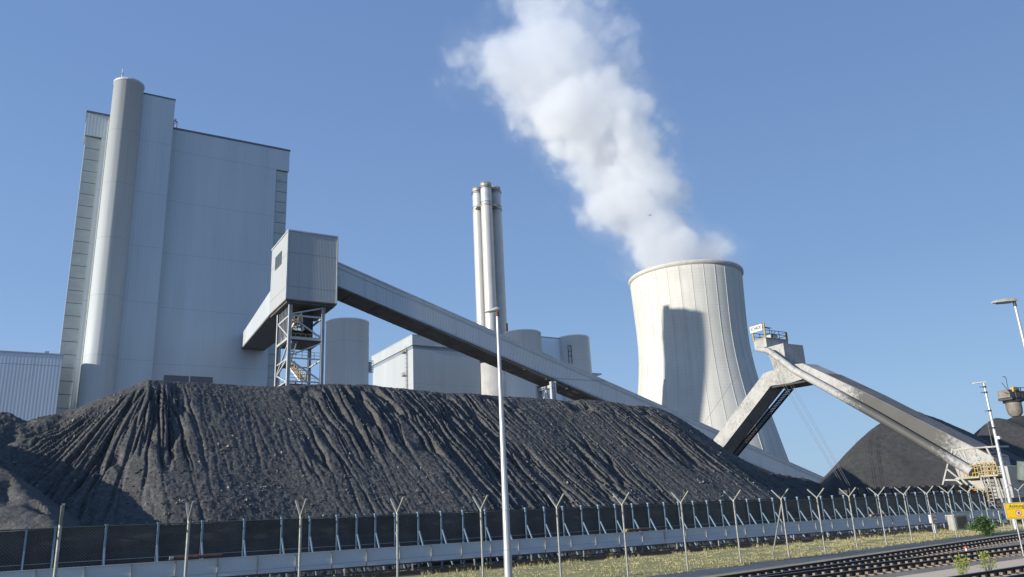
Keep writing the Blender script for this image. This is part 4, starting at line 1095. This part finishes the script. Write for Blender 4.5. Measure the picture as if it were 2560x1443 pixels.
# stacker boom end above the right heap
stk = thing('stacker_boom', 'rusty stacker boom tip with hanging chute at the right picture edge', 'stacker', (109, 54, 11))
MB().prism([(107.2, 53.2, 14.0), (125, 53.2, 14.6), (125, 53.2, 15.0), (107.2, 53.2, 14.3)], (0, 1.8, 0)).build('boom', M['darksteel'], stk)
MB().box(107.0, 107.8, 53.3, 54.8, 14.3, 15.3).build('end_housing', M['machine'], stk)
MB().box(108.3, 125, 54.4, 54.8, 14.4, 15.5).build('belt_cover', M['machine'], stk)
MB().tube([(108.6, 53.6, 15.4), (109.6, 53.6, 15.4)], .35, 12).build('head_pulley', M['yellow'], stk)
r = MB()
for z in (14.95, 15.55): r.beam((108.1, 53.1, z), (125, 53.1, z + .5), .07)
for k in range(12): r.beam((108.1 + k * 1.45, 53.1, 14.2), (108.1 + k * 1.45, 53.1, 15.55 + k * .045), .09)
r.build('railing', M['darksteel'], stk)
MB().lathe(108.75, 54, [(.95, 14.0), (.93, 12.9), (.85, 12.3), (.55, 11.95)], 20).build('chute', M['machine'], stk)
MB().lathe(108.75, 54, [(1.15, 14.0), (1.15, 13.75), (.95, 13.7)], 20).build('chute_collar', M['darksteel'], stk)
an = MB().tube([(107.1, 53.3, 14.9), (105.7, 53.3, 16.1)], .035, 5).tube([(107.1, 53.4, 15.2), (107.2, 53.4, 16.7), (107.0, 53.4, 17.0), (106.5, 53.4, 16.9)], .04, 5).tube([(107.0, 53.4, 14.7), (106.1, 53.4, 14.9)], .04, 5)
an.build('probe_rods', M['darksteel'], stk)

# ------------------------------------------------------------------ signs and small things by the fence
def wz(x, y, z): return np.array([*wu(x, y), z])
sx = thing('warning_sign', 'yellow warning sign with red prohibition ring on two steel posts by the tracks', 'sign', (*wu(17.3, 28.6), 0))
sdir = np.array([1.0, 0.0]); SX = np.array([*wu(*sdir), 0]); SN = np.array([*wu(0, -1), 0])
O = wz(17.30, 28.6, 1.51)
def splate(w, h, d0, d1, rad=.04):
    pts = []
    for cx_, cz_, a0 in ((w/2-rad, h/2-rad, 0), (-w/2+rad, h/2-rad, 90), (-w/2+rad, -h/2+rad, 180), (w/2-rad, -h/2+rad, 270)):
        for a_ in (0, 30, 60, 90):
            q = math.radians(a0 + a_); pts.append(O + SX * (cx_ + rad * math.cos(q)) + np.array([0, 0, cz_ + rad * math.sin(q)]) + SN * d0)
    return MB().prism(pts, SN * (d1 - d0))
bd = splate(.88, .56, 0, .02).build('sign_plate', M['signwhite'], sx)
splate(.855, .535, .0202, .0212).build('border_line', M['black'], bd)
splate(.83, .51, .0214, .0224).build('yellow_face', M['signyellow'], bd)
lettering('Achtung!', bd, .145, O + SN * .0226 + np.array([0, 0, .155]), SX, (0, 0, 1), .002, M['black'], width=.55)
tl = MB()
for x0, x1 in ((-.36, -.10), (-.07, .07), (.10, .36)):
    tl.prism([O + SX * x0 + SN * .0226 + np.array([0, 0, .062]), O + SX * x1 + SN * .0226 + np.array([0, 0, .062]), O + SX * x1 + SN * .0226 + np.array([0, 0, .075]), O + SX * x0 + SN * .0226 + np.array([0, 0, .075])], SN * .001)
tl.prism([O + SX * -.36 + SN * .0226 + np.array([0, 0, -.215]), O + SX * .36 + SN * .0226 + np.array([0, 0, -.215]), O + SX * .36 + SN * .0226 + np.array([0, 0, -.207]), O + SX * -.36 + SN * .0226 + np.array([0, 0, -.207])], SN * .001)
tl.build('ruled_line', M['rust'], bd)
def disc(r, d, zc=-.075):
    return MB().prism([O + SX * r * math.cos(a_) + np.array([0, 0, zc + r * math.sin(a_)]) + SN * d for a_ in np.linspace(0, 2 * math.pi, 29)[:-1]], SN * .001)
disc(.105, .0226).build('prohibition_ring', M['red'], bd)
disc(.082, .0238).build('ring_centre', M['signwhite'], bd)
hn = MB()
def hq(x, z): return O + SX * x + np.array([0, 0, -.075 + z]) + SN * .025
hn.prism([hq(-.012, -.05), hq(.042, -.05), hq(.046, .0), hq(-.014, .0)], SN * .001)
for k, (x, l_) in enumerate(((-.012, .04), (.003, .052), (.018, .05), (.033, .038))): hn.prism([hq(x, .0), hq(x + .012, .0), hq(x + .012, l_), hq(x, l_)], SN * .001)
hn.prism([hq(-.014, -.035), hq(-.014, -.015), hq(-.036, .012), hq(-.042, .002)], SN * .001)
hn.build('hand_symbol', M['black'], bd)
MB().beam(hq(-.062, .055) + SN * .001, hq(.058, -.058) + SN * .001, .002, .016).build('diagonal_bar', M['red'], bd)
for dx in (-.12, .12):
    MB().tube([O + SX * dx - SN * .03 + np.array([0, 0, -1.51]), O + SX * dx - SN * .03 + np.array([0, 0, .2])], .026, 10).build('sign_post', M['galv'], sx)

cb = thing('concrete_cabinet', 'weathered concrete service cabinet behind the fence, pale slab on top', 'cabinet', (53.4, 31.7, 0))
MB().box(52.75, 54.25, 31.5, 32.0, 0, .95).build('body', M['conc'], cb)
MB().box(52.65, 54.35, 31.42, 32.05, .95, 1.02).build('top_slab', M['gallight'], cb)
MB().box(52.95, 54.1, 31.48, 31.5, .12, .85).build('door', M['rail'], cb)
wbx = thing('marker_post', 'small white box sign on a short white post behind the fence', 'marker post', (*wu(26.0, 52.0), 0))
u, v = wu(26.0, 52.0)
MB().box(u - .09, u + .09, v - .08, v + .08, 0, .55).build('post', M['signwhite'], wbx)
bxx = MB().box(u - .26, u + .26, v - .1, v + .1, .62, 1.12).build('sign_box', M['signwhite'], wbx)
MB().box(u - .2, u + .2, v - .115, v - .102, .70, .78).build('red_band', M['red'], bxx); MB().box(u - .2, u + .2, v - .115, v - .102, .92, 1.0).build('red_band', M['red'], bxx)
u, v = wu(31.6, 54.0)
ws = thing('notice_board', 'white square notice with a dark square symbol at the end of the barrier wall', 'sign', (u, v, 0))
pl_ = MB().box(u - .42, u + .42, v - .03, v, .35, 1.15).build('plate', M['signwhite'], ws)
MB().box(u - .22, u + .02, v - .04, v - .031, .55, .95).box(u + .06, u + .22, v - .04, v - .031, .6, .78).build('symbol', M['darksteel'], pl_)
MB().box(u - .04, u + .04, v + .0, v + .06, 0, 1.1).build('post', M['galv'], ws)
u, v = wu(24.9, 40.9)
mk = thing('striped_stake', 'short red and white striped stake at the right picture edge', 'marker stake', (u, v, 0))
MB().tube([(u, v, 0), (u, v, .3)], .045, 10).build('white_band', M['signwhite'], mk); MB().tube([(u, v, .3), (u, v, .58)], .045, 10).build('red_band', M['red'], mk); MB().tube([(u, v, .58), (u, v, .8)], .045, 10).build('white_band', M['signwhite'], mk)
u, v = wu(17.6, 33.0)
ms = thing('track_marker', 'tiny red and white marker block lying between the two tracks', 'track marker', (u, v, 0))
MB().box(u - .04, u + .04, v - .03, v + .03, 0, .1).build('block', M['signwhite'], ms); MB().box(u - .045, u + .045, v - .035, v + .035, .1, .18).build('red_cap', M['red'], ms)

# ------------------------------------------------------------------ plants
def foliage(cu, cv, rad, h, n, size, seed, lean=0):
    rnd = random.Random(seed); mb = MB(); vs = []; fs = []
    clumps = [(rnd.gauss(0, rad * .5), rnd.gauss(0, rad * .5), h * (.15 + .75 * rnd.random())) for _ in range(14)]
    for i in range(n):
        c = rnd.choice(clumps); f = max(.25, 1 - c[2] / h * .6)
        p = np.array([cu + c[0] * f + rnd.gauss(0, rad * .22), cv + c[1] * f + rnd.gauss(0, rad * .22), max(.02, c[2] + rnd.gauss(0, h * .1))])
        a = norm([rnd.gauss(0, 1), rnd.gauss(0, 1), rnd.gauss(0, .6)]); b = norm(np.cross(a, [rnd.gauss(0, 1), rnd.gauss(0, 1), rnd.gauss(0, 1)]))
        L = size * (.6 + .8 * rnd.random()); k = len(vs)
        vs += [p - a * L, p + b * L * .45, p + a * L, p - b * L * .45]; fs.append((k, k+1, k+2, k+3))
    return mb.add(vs, fs)
u, v = wu(25.55, 45.6)
sh = thing('shrub', 'bushy green shrub growing between the fence and the tracks', 'shrub', (u, v, 0))
foliage(u, v, .62, 1.0, 2600, .055, 3).build('foliage', M['leaf'], sh)
sm_ = MB(); rnd = random.Random(2)
for k in range(9):
    a = rnd.random() * 6.28; sm_.tube([(u, v, 0), (u + .2 * math.cos(a), v + .2 * math.sin(a), .4), (u + .45 * math.cos(a), v + .45 * math.sin(a), .8)], [.02, .014, .006], 5)
sm_.build('stem', M['bark'], sh)
for (x, y, h, lab) in ((11.9, 22.7, .55, 'tall yellow-flowered weed on the verge of the near track, left of the other'), (13.0, 23.5, .55, 'tall yellow-flowered weed on the verge of the near track, right of the other')):
    u, v = wu(x, y)
    wd = thing('weed', lab, 'weed', (u, v, 0), group='yellow weeds by the near track')
    q = MB(); rnd = random.Random(int(x * 10))
    fvs = MB()
    for k in range(12):
        a = rnd.random() * 6.28; r_ = .1 + .3 * rnd.random(); tip = (u + r_ * math.cos(a), v + r_ * math.sin(a), h * (.6 + .5 * rnd.random()))
        q.tube([(u + .06 * math.cos(a), v + .06 * math.sin(a), 0), tip], [.008, .004], 4)
    q.build('stalk', M['weed'], wd)
    foliage(u, v, .22, h, 260, .03, int(x * 7)).build('foliage', M['weed'], wd)
# grass blades as ground cover
gb = []; gf = []
rnd = random.Random(5)
def blade(x, y, h, z=0):
    a = rnd.random() * 6.28; w = .012 + .01 * rnd.random(); l_ = .5 * h * rnd.random(); b_ = rnd.random() * 6.28; k = len(gb)
    gb.extend([(x - w * math.cos(a), y - w * math.sin(a), z), (x + w * math.cos(a), y + w * math.sin(a), z), (x + l_ * math.cos(b_), y + l_ * math.sin(b_), h)]); gf.append((k, k+1, k+2))
def tufts(n, f, hmin, hmax, spread, per_):
    for i in range(n):
        x, y = f()
        k_ = per(x * .5, y * .5, 7)
        if k_ < -.25: continue
        for j in range(per_): blade(x + rnd.gauss(0, spread), y + rnd.gauss(0, spread), rnd.uniform(hmin, hmax))
def f_field():
    t = rnd.uniform(-52, 30); p = FA + FD * t; u_, v_ = wu(*p); vv_ = rnd.uniform(v_ + .1, 32.0)
    return (u_ * G[0] + vv_ * N[0]) * S, (u_ * G[1] + vv_ * N[1]) * S
tufts(7500, f_field, .03, .10, .13, 7)
def f_edge():
    u_ = rnd.uniform(0, 66); vv_ = rnd.choice([31.95, 32.7, 33.2]) + rnd.gauss(0, .08); return (u_ * G[0] + vv_ * N[0]) * S, (u_ * G[1] + vv_ * N[1]) * S
tufts(1500, f_edge, .08, .30, .08, 6)
def f_fence():
    t = rnd.uniform(-50, 25); p = (FA + FD * t + FM * rnd.gauss(0, .12)) * S; return p[0], p[1]
tufts(900, f_fence, .05, .2, .08, 5)
gm_ = bpy.data.meshes.new('grass'); gm_.from_pydata(gb, [], gf); gm_.materials.append(M['straw'])
go = bpy.data.objects.new('grass', gm_); COL.objects.link(go)
tag(go, 'short dry yellow-green grass between the fence and the barrier wall', 'grass', kind='stuff')
# weeds under the barrier wall
gw = []; 
wmb = MB(); rnd2 = random.Random(9)
for i in range(26):
    u_ = rnd2.uniform(10, 50); f_ = foliage(u_, 33.1 + rnd2.gauss(0, .12), .16, .22, 70, .028, 100 + i); wmb.add(f_.v, f_.f)
single(wmb, 'low_weeds', M['weed'], 'small bright green weeds in the shade below the barrier wall', 'weeds', (30, 33, 0), kind='stuff')

# ------------------------------------------------------------------ bird
bi = thing('bird', 'small dark bird in flight to the right of the steam plume', 'bird', (*wu(29.2, 150.0), 61.0), False)
u, v = wu(29.2, 150.0); z0 = 61.0
MB().tube([(u - .28, v, z0), (u - .1, v, z0 + .02), (u + .12, v, z0 + .02), (u + .3, v, z0)], [.02, .07, .06, .015], 8).build('body', M['bird'], bi)
for s_ in (-1, 1):
    MB().prism([(u - .05, v, z0 + .05), (u + .1, v, z0 + .05), (u + .02, v + s_ * .32, z0 + .2), (u - .15, v + s_ * .55, z0 + .1)], (0, 0, .015)).build('wing', M['bird'], bi)
